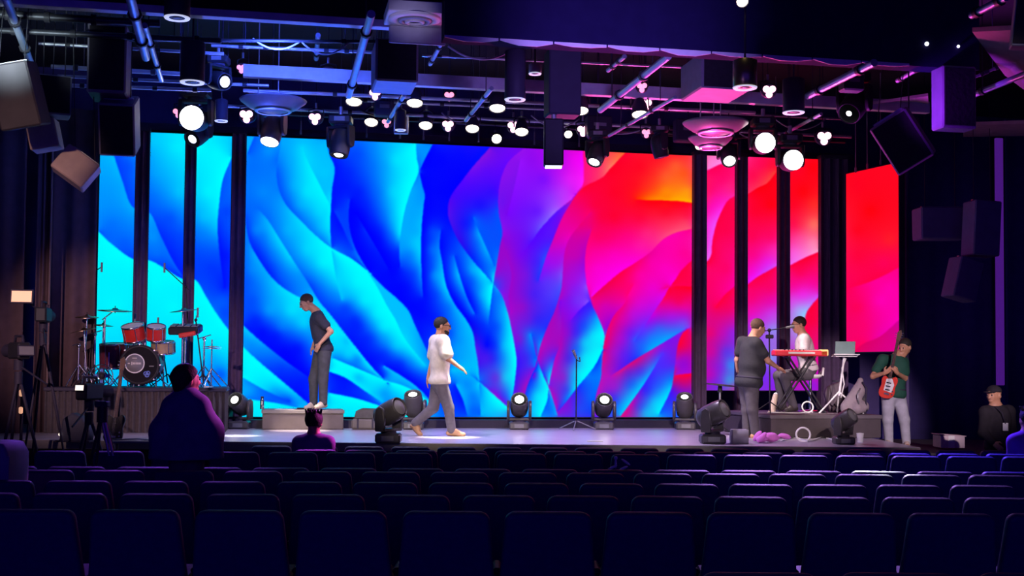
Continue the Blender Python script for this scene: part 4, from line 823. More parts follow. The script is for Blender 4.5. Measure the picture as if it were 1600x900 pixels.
_, KY, KZ = riser('keyboard_riser', 'wide low dark riser carrying the keyboard at the right', 1204, 1380, 686, 649, 2.0, ZS, mat('dark_riser_cloth', (.09, .075, .085), .9, spec=.1), mat('dark_riser_top', (.13, .11, .13), .7), 0)
riser('side_riser', 'small grey riser block left of the man in black', 1098, 1140, 672, 643, .7, ZS, greycloth, mat('grey_riser_top2', (.26, .24, .28), .6), 0)
# ---------------------------------------------------------------- floor moving heads
def floorhead(label, px, py, d, s, lens=None, lr=.6): moving_head(label, onz(px, py, ZS), 1, d, s, lens, lr, group='moving head lamps standing on the stage', body=mat('graphite_plastic', (.07, .065, .075), .35))
floorhead('floor moving head at the right corner of the drum riser', 374, 670, (-.2, -.75, .35), .98, whitelens, .42)
floorhead('floor moving head behind the walking man', 646, 671, (-.05, -.5, .9), 1.0, whitelens, .45)
floorhead('floor moving head left of the straight microphone stand', 811, 671, (.0, -.8, .55), .98, whitelens, .5)
floorhead('floor moving head right of the straight microphone stand', 943, 671, (.02, -.8, .55), .98, whitelens, .5)
floorhead('floor moving head at the right end of the centre screen', 1070, 671, (-.1, -.55, .85), .98, whitelens, .4)
floorhead('dark floor moving head tilted right at the front of the stage', 607, 692, (.62, -.4, .35), 1.0, greypl, .7)
floorhead('dark floor moving head tilted right beside the small grey riser', 1113, 693, (.6, -.45, .35), 1.0, greypl, .7)
floorhead('dark floor moving head in front of the keyboard riser', 1318, 694, (.5, -.5, .45), .8, greypl, .7)
# ---------------------------------------------------------------- wedge case, bottle, cloths and small things
_c = onz(570, 672, ZS); t = thing('rolled_case', 'dark soft equipment case with a flap beside the low riser', 'case', _c+V(0, .25, 0))
MB().box((0, 0, .09), (.46, .4, .17), None, .03).build('case_body', mat('taupe_case', (.13, .11, .11), .7), t)
MB().prism([(-.19, .18), (.23, .18), (.22, .30), (.15, .335), (-.08, .34), (-.16, .30)], -.18, .18, Matrix(((1, 0, 0), (0, 0, -1), (0, 1, 0))), None, .03).build('flap', greycloth, t)
for sx in (-.12, .12): MB().box((sx, -.205, .1), (.03, .012, .16)).build('strap', black, t)
_c = onz(423, 637, CZ); t = thing('steel_bottle', 'silver drinking bottle on the low riser', 'bottle', (_c.x, CY+.35, CZ))
MB().lathe([(.03, 0), (.034, .01), (.034, .15), (.022, .17)], 14).build('flask', chrome, t); MB().lathe([(.022, .17), (.024, .172), (.024, .205), (.0, .208)], 12).build('cap', black, t)
solid('paper_sheet', MB().box((P(440, 640, CY).x, CY+.3, CZ+.004), (.3, .2, .006)), white, 'white sheet of paper beside the bottle', 'paper')
_c = onz(467, 638, CZ); solid('tablet', MB().box((P(468, 640, CY).x, CY+.5, CZ+.012), (.24, .16, .02), None, .006), blackgloss, 'thin black tablet lying on the low riser', 'tablet')
def coil(name, label, c, r, rr, m, rot=None, n=22, turns=1):
    mb = MB(); mb.tube([Vector(c)+((rot or Matrix.Identity(3)) @ V(r*math.cos(2*PI*k/n), r*math.sin(2*PI*k/n), 0)) for k in range(n)], rr, 7, True); return solid(name, mb, m, label, 'cable')
_x90 = Matrix.Rotation(R(78), 3, 'X')
coil('cable_loop', 'pale cable loop standing up on the keyboard riser', P(1262, 636, KY+.8), .085, .012, white, _x90)
coil('cable_loop', 'white cable loop on the floor before the keyboard riser', onz(1255, 690, ZS)+V(0, .0, .1), .1, .014, white, _x90)
solid('cable_loop', MB().tube([onz(1206+8*k, 688+3*math.sin(k*1.1), ZS)+V(0, 0, .016) for k in range(13)], .012, 6), white, 'loose white cable lying along the front of the keyboard riser', 'cable')
solid('cable_loop', MB().tube([P(1200+8*k, 0, KY+.6).xy.to_3d()+V(0, .1*math.sin(k), KZ+.014) for k in range(9)], .011, 6), white, 'loose pale cable on top of the keyboard riser', 'cable')
s = Sdf(); _c = onz(1205, 692, ZS)
for k in range(9): s.ell(_c+V(rnd.uniform(-.22, .22), rnd.uniform(-.1, .1), .05+rnd.uniform(0, .06)), (.09, .07, .04), Matrix.Rotation(rnd.uniform(-1, 1), 3, 'Y'), .03)
s.clip(_c+V(0, 0, .002), (0, 0, -1)); t = thing('crumpled_cloth', 'crumpled magenta cloth at the front edge by the keyboard riser', 'cloth', _c); s.build('cloth', mat('magenta_cloth', (.75, .2, .7), .8), t, .012)
_c = onz(1157, 694, ZS); t = thing('floor_monitor', 'small pale stage wedge at the feet of the man in black', 'monitor', _c+V(0, .12, 0))
MB().prism([(-.14, 0), (.14, 0), (.14, .1), (.04, .2), (-.14, .2)], -.11, .11, Matrix(((0, 0, 1), (1, 0, 0), (0, 1, 0))), None, .01).build('cabinet', mat('pale_wedge', (.4, .38, .42), .6), t); MB().box((0, .095, .155), (.17, .012, .09), Matrix.Rotation(R(-45), 3, 'X')).build('grille', greycloth, t)
t = thing('paper_cup', 'white cup on the stage right of the front moving head', 'cup', onz(1344, 691, ZS)); MB().lathe([(.04, 0), (.05, .12), (.047, .12), (.037, .01)], 16).build('cup', white, t); MB().lathe([(.052, .12), (.052, .13), (.0, .135)], 16).build('lid', white, t)
solid('taped_note', MB().box(onz(930, 690, ZS)+V(0, .05, .004), (.22, .06, .006)), mat('yellow_tape', (.7, .75, .45), .6), 'short strip of pale tape near the front stage edge', 'tape')
_c = onz(1015, 667, ZS); t = thing('power_strip', 'small pale power box under the right of the centre screen', 'power box', _c+V(0, .1, 0)); MB().box((0, 0, .03), (.2, .07, .06), None, .01).build('box', tanm, t); MB().tube([(.1, 0, .03), (.2, -.03, .02), (.28, 0, .1), (.3, .05, .03)], .008, 6).build('cord', white, t)
# cardboard box on the side platform
_c = P(1490, 700, 18.2); t = thing('carton', 'white carton on the dark floor at the right', 'box', _c+V(0, .2, 0)); MB().box((0, 0, .09), (.36, .34, .18), None, .004).build('box', mat('white_card', (.62, .5, .55), .8), t); MB().box((.0, 0, .186), (.40, .36, .012), Matrix.Rotation(R(3), 3, 'Y')).build('lid', mat('white_card', (.62, .5, .55), .8), t); MB().box((-.02, -.172, .09), (.09, .004, .18)).build('tape', white, t)
# ---------------------------------------------------------------- microphone stands
def tri_legs(t, r, h, m=blackgloss, a0=20):
    for k in range(3):
        a = R(a0+120*k); MB().cyl((0, 0, h), (r*math.cos(a), r*math.sin(a), .012), .009, n=7).build('leg', m, t)
t = thing('microphone_stand', 'straight microphone stand alone on the open stage', 'microphone stand', onz(900, 672, ZS)); _h = P(900, 560, onz(900, 672, ZS).y).z-ZS
MB().cyl((0, 0, .05), (0, 0, _h), .011, n=8).build('pole', blackgloss, t); tri_legs(t, .36, .16, steel); MB().cyl((0, 0, .1), (0, 0, .2), .022, n=10).build('hub', blackgloss, t)
MB().cyl((0, 0, _h), (-.06, 0, _h+.14), .02, .026, n=10).build('microphone', greypl, t); MB().tube([(0, 0, _h-.03), (.06, 0, _h-.05), (.05, 0, _h+.02)], .012, 6).build('clip', blackgloss, t)
t = thing('microphone_stand', 'slim stand with a small crossbar behind the floor moving head', 'stand', onz(820, 664, ZS)); _h = P(820, 566, onz(820, 664, ZS).y).z-ZS
MB().cyl((0, 0, .05), (0, 0, _h), .012, n=8).build('pole', steel, t); tri_legs(t, .25, .15); MB().cyl((-.09, 0, _h), (.09, 0, _h), .012, n=8).build('crossbar', steel, t); MB().sphere((0, 0, _h-.03), .03).build('joint', greypl, t)
for sx in (-.07, .07): MB().cyl((sx, 0, _h), (sx, 0, _h-.05), .01, n=6).build('hook', steel, t)
# ---------------------------------------------------------------- drum kit on the riser (z = DZ)
def dp(px, py, dd): return P(px, py, DY+dd)
shell_red = mat('red_drum_shell', (.6, .03, .025), .25); shell_gold = mat('pale_gold_shell', (.55, .42, .26), .3, .4); headm = mat('drum_head', (.75, .72, .68), .5)
dk_group = 'drums of the kit on the riser'
c = dp(218, 570, .35); t = thing('bass_drum', 'black bass drum with a round grey emblem facing the seats', 'drum', (c.x, c.y+.2, DZ), dk_group); Mx = frame((.08, -1, 0)); o = c-V(c.x, c.y+.2, DZ)
rb = .29; MB().lathe([(rb, 0), (rb, -.4)], 36, Mx, o).build('shell', mat('dark_red_shell', (.16, .02, .03), .3), t)
MB().lathe([(rb*.93, .016), (rb*1.04, .018), (rb*1.06, -.03), (rb*1.0, -.032)], 36, Mx, o, False).build('hoop', blackgloss, t)
MB().lathe([(0, .012), (rb*.97, .01)], 36, Mx, o, False).build('front_head', mat('black_drum_head', (.012, .011, .016), .7, spec=.08), t)
ol = o+Mx @ V(0, 0, .014)+V(-.07, 0, .02)
MB().lathe([(0, .004), (.135, .004), (.135, 0)], 30, Mx, ol, False).build('emblem', greypl, t, label='grey round emblem')
MB().lathe([(.132, .004), (.142, .007), (.148, .003)], 30, Mx, ol, False).build('emblem_ring', white, t)
for k in range(7): MB().box(ol+V(-.04+.022*k, -.012, 0), (.012, .004, .03 if k else .05)).build('emblem_lettering', headm, t)
MB().box(ol+V(-.085, -.012, 0), (.03, .004, .012)).build('emblem_mark', headm, t); MB().box(ol+V(0, -.012, .08), (.07, .004, .012)).build('emblem_lettering', headm, t)
for k, (dx, dz) in enumerate(((.1, -.13), (.135, -.125), (.12, -.155))): MB().lathe([(.02, .001), (.036, .003), (.03, .006)], 16, Mx, o+Mx @ V(0, 0, .014)+V(dx, 0, dz), False).build('printed_figure', mat('blue_print', (.2, .3, .8), .5), t)
MB().box(o+V(.19, -.03, -.02), (.07, .004, .016)).build('printed_word', greypl, t)
for k in range(8): a = 2*PI*k/8; MB().cyl(o+Mx @ V(rb*1.06*math.cos(a), rb*1.06*math.sin(a), .02), o+Mx @ V(rb*1.06*math.cos(a), rb*1.06*math.sin(a), -.12), .012, n=6).build('tension_lug', chrome, t)
for sx in (-1, 1): MB().cyl(o+V(sx*.27, .1, -.1), V(o.x+sx*.42, o.y-.08, .01), .012, n=6).build('spur', chrome, t)
def tom(name, label, px, py, dd, r, h, m, tilt=(-.1, -.35, 1), legs=False):
    c = dp(px, py, dd); t = thing(name, label, 'drum', (c.x, c.y, DZ), dk_group); M = frame(tilt); o = V(0, 0, c.z-DZ)
    MB().lathe([(r, -h/2), (r, h/2)], 26, M, o).build('shell', m, t); MB().lathe([(0, h/2+.004), (r*.97, h/2+.003)], 26, M, o, False).build('batter_head', headm, t)
    for z in (-h/2, h/2): MB().lathe([(r*1.01, z-.014), (r*1.05, z-.012), (r*1.05, z+.014), (r*1.0, z+.012)], 26, M, o, False).build('hoop', chrome, t)
    for k in range(6): a = 2*PI*k/6+.2; MB().cyl(o+M @ V(r*1.04*math.cos(a), r*1.04*math.sin(a), -h/2), o+M @ V(r*1.04*math.cos(a), r*1.04*math.sin(a), h/2), .008, n=6).build('tension_rod', chrome, t)
    if legs:
        for k in range(3): a = 2*PI*k/3+.5; MB().cyl((r*1.07*math.cos(a), r*1.07*math.sin(a), .0), (r*1.07*math.cos(a), r*1.07*math.sin(a), o.z+.05), .01, n=6).build('leg', chrome, t)
    else: MB().cyl((0, .05, 0), (0, .0, o.z), .014, n=8).build('post', chrome, t)
tom('tom_drum', 'larger red tom drum above the bass drum', 209, 520, .5, .165, .22, shell_red)
tom('tom_drum', 'smaller red tom drum right above the bass drum', 244, 520, .5, .135, .2, shell_red, (.1, -.35, 1))
tom('snare_drum', 'pale gold snare drum right of the bass drum', 255, 543, .7, .17, .17, shell_gold, (0, -.15, 1))
tom('floor_tom', 'dark floor tom left of the bass drum', 178, 556, .7, .2, .36, mat('wine_shell', (.12, .02, .04), .3), (0, -.1, 1), True)
tom('snare_drum', 'second shallow drum tilted under the larger red tom', 204, 541, .95, .15, .09, shell_gold, (-.1, -.3, 1))
def cymbal(label, px, py, dd, wpx, base_px, tilt=(0, -.2, 1), boom=None):
    c = dp(px, py, dd); r = wpx*(DY+dd)/F/2; b = P(base_px, 600, DY+dd); t = thing('cymbal_stand', label, 'cymbal', (b.x, b.y, DZ), 'cymbals on stands around the drum kit')
    o = c-V(b.x, b.y, DZ); M = frame(tilt); MB().lathe([(0, .028), (r*.12, .026), (r*.2, .006), (r*.6, -.006), (r, -.018), (r*.6, -.01), (r*.2, .002), (0, .02)], 30, M, o, False).build('cymbal', brass, t)
    MB().cyl(o+V(0, 0, -.05), o+V(0, 0, .06), .007, n=6).build('wing_nut', blackgloss, t)
    if boom: q = V(0, 0, o.z-.12); MB().cyl(q+(q-o)*.3, o, .009, n=6).build('boom_arm', chrome, t); top = q.z
    else: q = V(0, 0, 0); top = o.z; 
    MB().cyl((0, 0, .08), (0, 0, top) if boom else o, .012, n=8).build('pole', chrome, t); tri_legs(t, .24, .3, chrome, 40)
cymbal('large cymbal over the left of the drum kit', 180, 484, .6, 54, 162, (.05, -.1, 1), True)
cymbal('cymbal over the right of the drum kit before the cyan screen', 287, 484, .6, 44, 284, (-.1, -.12, 1), True)
cymbal('high small cymbal at the left end of the drum kit', 136, 494, .5, 36, 131, (.05, -.15, 1))
cymbal('low small cymbal at the left end of the drum kit', 131, 515, .35, 46, 136, (-.2, -.1, 1))
cymbal('middle cymbal between the left stands of the drum kit', 162, 507, .8, 30, 158, (.1, -.1, 1))
def boommic(label, base_px, dd, joint, mic, tail=None, group='boom microphones over the drum kit'):
    b = P(base_px, 600, DY+dd); t = thing('boom_microphone', label, 'microphone stand', (b.x, b.y, DZ), group); r = V(b.x, b.y, DZ); j = dp(*joint, dd)-r; m = dp(*mic, dd)-r
    MB().cyl((0, 0, .06), j, .011, n=8).build('pole', blackgloss, t); MB().cyl(j+(j-m)*.25, m, .008, n=6).build('boom_arm', blackgloss, t)
    MB().cyl(m+V(0, 0, .07), m+V(0, 0, -.08), .016, n=8).build('microphone', greypl, t); MB().sphere(j, .025).build('joint', blackgloss, t); tri_legs(t, .25, .2, blackgloss, 70)
boommic('boom microphone reaching up at the left over the drums', 121, .9, (118, 443), (159, 417))
boommic('boom microphone reaching up at the right over the drums', 300, .9, (290, 448), (257, 418))
boommic('short microphone at the right end of the drum kit', 318, .6, (306, 500), (309, 488))
boommic('small microphone clipped over the larger red tom', 226, .95, (213, 510), (211, 496))
boommic('small microphone clipped over the smaller red tom', 262, .95, (250, 512), (247, 503))
t = thing('drum_pad', 'dark electronic drum pad with red trim right of the drums', 'drum pad', (dp(290, 515, .7).x, DY+.7, DZ)); h = dp(290, 515, .7).z-DZ
MB().box((0, 0, h), (.46, .32, .12), Matrix.Rotation(R(12), 3, 'X'), .02).build('pad_body', blackgloss, t)
for i in range(4): MB().box((-.165+.11*i, -.03, h+.066), (.09, .22, .012), Matrix.Rotation(R(12), 3, 'X')).build('pad', greypl, t)
MB().cyl((0, 0, .05), (0, 0, h-.04), .016, n=8).build('pole', chrome, t); tri_legs(t, .3, .35, chrome)
MB().box((.08, -.2, h-.08), (.26, .05, .07), Matrix.Rotation(R(-10), 3, 'Y'), .012).build('red_trim', shell_red, t)
t = thing('drum_stool', 'round black drum stool behind the drums', 'stool', (dp(240, 560, 1.3).x, DY+1.3, DZ)); MB().lathe([(.0, .42), (.16, .42), (.18, .45), (.17, .5), (0, .52)], 20).build('seat', blackcloth, t); MB().cyl((0, 0, .1), (0, 0, .43), .02, n=8).build('post', chrome, t); tri_legs(t, .24, .2, chrome)
t = thing('hi_hat', 'hi-hat cymbal pair on a chrome stand at the far right of the drums', 'cymbal', (dp(330, 600, .5).x, DY+.5, DZ)); h = dp(330, 545, .5).z-DZ
for z in (0, .025): MB().lathe([(0, .02), (.03, .018), (.15, 0), (.03, .01)], 24, None, V(0, 0, h+z), False).build('cymbal', brass, t)
MB().cyl((0, 0, .03), (0, 0, h+.14), .01, n=8).build('pole', chrome, t); tri_legs(t, .26, .3, chrome); MB().box((0, -.15, .02), (.08, .26, .02)).build('pedal', steel, t)
t = thing('monitor_fan', 'round dark fan with chrome hoops at the left of the riser', 'fan', (dp(160, 600, .2).x, DY+.2, DZ))
for r in (.17, .12, .06): MB().tube([V(r*math.cos(2*PI*k/20), -.05, .17+r*math.sin(2*PI*k/20)) for k in range(20)], .008, 6, True).build('hoop', chrome, t)
MB().sphere((0, 0, .17), (.06, .08, .06)).build('motor', blackgloss, t); MB().box((0, 0, .01), (.22, .16, .02), None, .006).build('foot', blackgloss, t)
for k in range(4):
    a = PI/2*k; MB().box(V(.06*math.cos(a), -.04, .17+.06*math.sin(a)), (.09, .006, .045), Matrix.Rotation(-a, 3, 'Y')).build('blade', mat('blue_blade', (.1, .2, .7), .4), t)
MB().cyl((0, 0, .02), (0, 0, .12), .02, n=8).build('post', blackgloss, t)
# ---------------------------------------------------------------- guitars
def guitar_parts(t, M, o, body, k=1., pick=white):
    """M columns: x across, y outward (front), z up the neck; o = body centre"""
    A = Matrix((-M.col[0], M.col[2], M.col[1])).transposed()
    pts = []
    for i in range(28):
        a = 2*PI*i/28; r = .15*(1+.16*math.cos(2*a+.3)-.10*math.cos(4*a)); x = r*math.sin(a)*1.02; y = -r*math.cos(a)*1.35
        if y > .12: y *= .9-.35*math.exp(-(x/.06)**2)
        pts.append((x*k, y*k))
    MB().prism(pts, -.022*k, .022*k, A, o, .008).build('body', body, t)
    MB().prism([(-.06*k, -.08*k), (.07*k, -.1*k), (.09*k, .04*k), (.04*k, .14*k), (-.05*k, .12*k)], .022*k, .026*k, A, o).build('pickguard', pick, t)
    MB().box(o+A @ V(0, .46*k, .012*k), (.048*k, .66*k, .026*k), A, .006).build('neck', mat('maple_neck', (.13, .07, .055), .5, spec=.2), t)
    MB().prism([(-.03*k, .78*k), (.03*k, .78*k), (.045*k, .9*k), (.02*k, .97*k), (-.03*k, .93*k)], .0, .02*k, A, o).build('headstock', mat('maple_neck', (.13, .07, .055), .5, spec=.2), t)
    for i in range(3): MB().box(o+A @ V(0, (-.06+.06*i)*k, .03*k), (.075*k, .018*k, .012*k), A).build('pickup', blackgloss, t)
    MB().box(o+A @ V(0, -.13*k, .03*k), (.08*k, .03*k, .014*k), A).build('bridge', chrome, t)
    for i in range(2): MB().cyl(o+A @ V(.085*k, (-.07-.05*i)*k, .02*k), o+A @ V(.085*k, (-.07-.05*i)*k, .036*k), .012*k, n=10).build('knob', chrome, t)
    for i in range(6): MB().cyl(o+A @ V((.035 if i % 2 else -.035)*k, (.82+.02*i)*k, .01*k), o+A @ V((.06 if i % 2 else -.06)*k, (.82+.02*i)*k, .01*k), .006*k, n=6).build('tuning_peg', chrome, t)
    for i in range(4): MB().cyl(o+A @ V((-.015+.01*i)*k, -.13*k, .038*k), o+A @ V((-.015+.01*i)*k, .8*k, .03*k), .0012*k, n=4).build('string', chrome, t)
_g = P(179, 668, 16.0); t = thing('bass_guitar', 'dark bass guitar on a stand before the drum riser', 'guitar', V(_g.x, _g.y, FLOORZ+.2))
_M = Matrix.Rotation(R(-12), 3, 'X') @ Matrix.Rotation(R(2), 3, 'Y') @ Matrix.Rotation(PI, 3, 'Z'); guitar_parts(t, _M, V(.0, 0, _g.z-FLOORZ-.2), mat('black_guitar', (.02, .018, .022), .3), .98, blackgloss)
st2 = thing('guitar_stand', 'small black stand holding the bass guitar', 'stand', V(_g.x, _g.y+.1, FLOORZ)); tri_legs(st2, .25, .4); MB().cyl((0, 0, .3), (.0, .08, _g.z-FLOORZ+.3), .013, n=8).build('pole', blackgloss, st2)
for sx in (-.1, .1): MB().tube([(0, .02, .5), (sx, -.02, .5), (sx, -.14, .52)], .011, 6).build('arm', blackgloss, st2)
# ---------------------------------------------------------------- video cameras and tripods at the left
def tripod(t, top, r, z0=0., m=blackgloss, a0=10, fat=.02):
    for k in range(3):
        a = R(a0+120*k); q = V(top.x+r*math.cos(a), top.y+r*math.sin(a), z0)
        mid = top+(q-top)*.55; MB().cyl(top, mid, fat, n=8).build('upper_leg', m, t); MB().cyl(mid, q, fat*.7, n=8).build('lower_leg', m, t); MB().sphere(q+V(0, 0, .015), .022, 8, 5).build('foot', m, t)
    MB().cyl(top+V(0, 0, -.12), top+V(0, 0, .03), .05, n=12).build('crown', m, t)
def vcam(label, px, py, D, yaw, screen, tl, s=1., z0=FLOORZ, spx=(0, 0)):
    c = P(px, py, D); t = thing('video_camera', label, 'video camera', V(c.x, c.y, z0)); o = V(0, 0, c.z-z0); M = Matrix.Rotation(R(yaw), 3, 'Z')
    MB().box(o, (.13*s, .34*s, .17*s), M, .02).build('camera_body', blackgloss, t); MB().cyl(o+M @ V(0, .17*s, .0), o+M @ V(0, .36*s, .0), .055*s, .07*s, n=16).build('lens_barrel', black, t)
    MB().tube([o+M @ V(0, -.12*s, .08*s), o+M @ V(0, -.1*s, .15*s), o+M @ V(0, .12*s, .15*s), o+M @ V(0, .14*s, .08*s)], .014*s, 7).build('handle', black, t)
    sc_ = o+M @ V(spx[0], -.21*s, spx[1]); MB().box(sc_, (.17*s*tl, .02, .11*s*tl), M @ Matrix.Rotation(R(-8), 3, 'X'), .006).build('viewfinder', black, t); MB().box(sc_+M @ V(0, -.014, 0), (.145*s*tl, .006, .085*s*tl), M @ Matrix.Rotation(R(-8), 3, 'X')).build('screen', screen, t)
    MB().cyl(sc_, o, .012, n=6).build('viewfinder_arm', black, t)
    MB().cyl(o+V(0, 0, -.09*s), o+V(0, 0, -.2*s), .05*s, n=12).build('pan_head', black, t); tripod(t, o+V(0, 0, -.24*s), .42, 0., black)
    MB().cyl(o+V(0, 0, -.15*s), o+M @ V(.12*s, -.5*s, -.34*s), .012, n=6).build('pan_bar', black, t); MB().cyl(o+V(0, 0, -.12*s), o+V(.05, 0, .12*s), .02, n=6).build('cable', black, t)
amber = mat('amber_screen', (1, .5, .25), .4, var=0, emit=.7, ecol=(1, .5, .3)); wscr = mat('white_screen', (1, .9, .75), .4, var=0, emit=1.3, ecol=(1, .85, .7))
vcam('tall video camera with an orange lit monitor by the left curtain', 68, 492, 15.6, 10, amber, 1.5, 1.1, spx=(-.22, .22))
vcam('dark video camera with a small lit screen before the drum riser', 140, 612, 14.6, -12, wscr, .62, 1.15, spx=(.02, .05))
vcam('low dark video camera at the far left in shadow', 30, 548, 15.0, 40, greypl, 1., 1.2)
_c = P(170, 690, 11.6); t = thing('tripod', 'slender tripod standing among the left seats', 'tripod', V(_c.x, _c.y, FLOORZ)); _t = P(160, 640, 11.6)-t.location
MB().cyl(P(160, 642, 11.6)-t.location, P(177, 712, 11.6)-t.location, .014, n=8).build('front_leg', steel, t); MB().cyl(P(156, 642, 11.6)-t.location, P(171, 712, 11.6)-t.location, .014, n=8).build('front_leg_rail', steel, t); tripod(t, _t, .4, 0., blackgloss, 30, .014)
MB().box(_t+V(0, 0, .05), (.12, .1, .06), None, .01).build('head', black, t)
t = thing('floor_fan', 'dark curved equipment cover beside the video camera', 'equipment', V(*onz(118, 690, ZS).xy, ZS)); MB().prism([(-.18, 0), (.2, 0), (.22, .15), (.12, .32), (-.02, .38), (-.14, .3)], -.12, .12, Matrix(((1, 0, 0), (0, 0, -1), (0, 1, 0))), None, .03).build('cover', mat('dark_cover', (.05, .05, .08), .6, spec=.2), t); MB().sphere((-.16, -.13, .1), .02).build('indicator', wscr, t, label='small lit indicator'); MB().box((0, 0, .01), (.46, .3, .02)).build('foot', black, t)
t = thing('cable_tray', 'flat grey cable tray lying under the drum riser skirt', 'cable tray', V(*onz(215, 693, ZS).xy, ZS)); MB().box((0, .0, .02), (.7, .12, .04), None, .01).build('tray', greypl, t)
for k in range(3): MB().tube([(-.34, -.03+.03*k, .045), (0, -.02+.03*k, .06), (.36, -.035+.03*k, .045)], .01, 6).build('cable', steel, t)
_c = P(36, 694, 13.5); t = thing('equipment_case', 'low dark equipment case at the foot of the left cameras', 'case', V(_c.x, 13.75, FLOORZ)); MB().box((0, 0, .3), (1.7, .5, .58), None, .02).build('case', black, t); MB().box((0, 0, .605), (1.72, .52, .03), None, .01).build('lid', mat('grey_lid', (.2, .16, .17), .6), t)
_c = P(8, 720, 9.0); t = thing('aisle_end_panel', 'rounded padded end panel lit violet at the bottom left edge', 'end panel', V(_c.x, 9.0, FLOORZ)); h = P(8, 689, 9).z-FLOORZ
MB().prism([(-.12, 0), (.1, 0), (.1, h-.08), (.06, h-.01), (0, h), (-.1, h)], -.2, .2, Matrix(((1, 0, 0), (0, 0, -1), (0, 1, 0))), None, .03).build('panel', mat('violet_grey_fabric', (.2, .18, .26), .7), t); MB().cyl((.1, -.19, .05), (.1, -.19, h-.1), .012, n=8).build('piping', mat('violet_grey_fabric', (.2, .18, .26), .7), t)
# ---------------------------------------------------------------- keyboard, stool, laptop stand, bag
kd = KY+1.15; red = mat('red_keyboard', (.75, .03, .05), .3)
_a = P(1208, 551, kd); _b = P(1290, 553, kd); _c = (_a+_b)/2; w = (_b-_a).length; t = thing('keyboard', 'red stage keyboard on a crossed stand', 'keyboard', V(_c.x, _c.y, _c.z-.05))
MB().box((0, 0, .05), (w, .3, .09), None, .015).build('case', red, t); MB().box((0, .06, .098), (w*.94, .14, .014)).build('key_bed', white, t); MB().box((0, -.155, .055), (w*.5, .008, .03)).build('name_strip', headm, t, label='pale lettering strip')
for k in range(24): MB().box((-w*.45+w*.9*k/23, .085, .108), (.012, .08, .012)).build('black_key', blackgloss, t)
for k in range(6): MB().cyl((-w*.3+.06*k, -.08, .095), (-w*.3+.06*k, -.08, .112), .01, n=8).build('knob', blackgloss, t)
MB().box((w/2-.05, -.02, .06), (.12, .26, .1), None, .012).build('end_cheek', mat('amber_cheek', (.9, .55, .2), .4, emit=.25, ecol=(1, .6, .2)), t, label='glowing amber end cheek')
t2 = thing('keyboard_stand', 'black crossed stand under the red keyboard', 'stand', V(_c.x, _c.y, KZ)); hh = _c.z-KZ
for yy in (-.14, .14):
    for sg in (-1, 1): MB().cyl((sg*.36, yy, .02), (-sg*.2, yy, hh-.06), .017, n=8).build('cross_tube', blackgloss, t2)
for sg in (-1, 1): MB().cyl((sg*.36, -.22, .02), (sg*.36, .22, .02), .017, n=8).build('foot_bar', blackgloss, t2); MB().cyl((sg*.2, -.22, hh-.06), (sg*.2, .22, hh-.06), .017, n=8).build('top_bar', blackgloss, t2)
_s = P(1266, 584, kd+.45); t = thing('keyboard_stool', 'white moulded stool under the keyboard player', 'stool', V(_s.x, _s.y, KZ)); hs = _s.z-KZ-.03
MB().lathe([(0, hs-.05), (.14, hs-.045), (.19, hs-.01), (.2, hs+.02), (.16, hs+.0), (0, hs-.01)], 24, None, None, False).build('seat', white, t); MB().cyl((0, 0, .03), (0, 0, hs-.03), .025, n=10).build('post', chrome, t); MB().lathe([(.2, 0), (.2, .012), (.03, .035)], 24).build('base', chrome, t)
MB().tube([(.17, .1, hs), (.22, .05, hs+.1), (.2, -.05, hs+.12), (.17, -.12, hs)], .02, 8).build('back_rim', white, t)
ld = KY+.75; _s = P(1319, 556, ld); t = thing('laptop_stand', 'white tripod stand beside the keyboard holding a laptop', 'stand', V(P(1311, 640, ld).x, ld, KZ)); o = _s-t.location
MB().cyl((0, 0, .28), o+V(0, 0, -.02), .018, n=8).build('pole', white, t); MB().tube([V(.02, -.03, .25), o*.4+V(.04, -.03, .1), o*.7+V(-.02, -.03, .08), o+V(.02, -.03, -.04)], .01, 6).build('cable', white, t)
for a, l in ((200, .36), (330, .38), (80, .3)): MB().cyl((0, 0, .34), (l*math.cos(R(a)), l*math.sin(R(a)), .012), .013, n=7).build('leg', white, t)
MB().box(o+V(0, 0, -.01), (.34, .26, .014), None, .005).build('tray', white, t); MB().tube([o+V(-.17, -.12, 0), o+V(-.2, -.15, .02), o+V(.2, -.15, .02), o+V(.17, -.12, 0)], .01, 6).build('rim', white, t)
t = thing('laptop', 'open silver laptop with its lid toward the seats', 'laptop', _s+V(0, 0, .0)); MB().box((0, .06, .012), (.3, .22, .016), None, .005).build('base', steel, t); MB().box((0, -.055, .12), (.31, .012, .21), Matrix.Rotation(R(8), 3, 'X'), .004).build('lid', mat('silver_lid', (.2, .3, .29), .5, .1), t)
MB().box((0, -.04, .122), (.28, .006, .18), Matrix.Rotation(R(8), 3, 'X')).build('screen', softlens, t)
_b2 = P(1338, 640, KY+.5); t = thing('gig_bag', 'grey gig bag slumped behind the laptop stand', 'bag', V(_b2.x, KY+.55, KZ)); s = Sdf(); o = V(_b2.x, KY+.55, KZ)
s.cone(o+V(-.1, 0, .1), .13, o+V(.06, .05, .36), .1, .05, (0, 1, 0), .6); s.cone(o+V(.06, .05, .36), .09, o+V(.1, .08, .52), .045, .04); s.cone(o+V(.02, -.03, .1), .1, o+V(.12, 0, .12), .09, .04); s.clip(o+V(0, 0, .002), (0, 0, -1)); s.build('bag', mat('grey_bag', (.3, .25, .28), .8, scale=15, bump=.3), t, .014)
MB().tube([(.1, -.02, .5), (.16, -.05, .4), (.14, -.08, .2), (.16, -.06, .05)], .012, 6).build('strap', black, t); MB().tube([(.06, -.06, .4), (.0, -.12, .3), (.02, -.12, .16)], .01, 6).build('zip', steel, t)
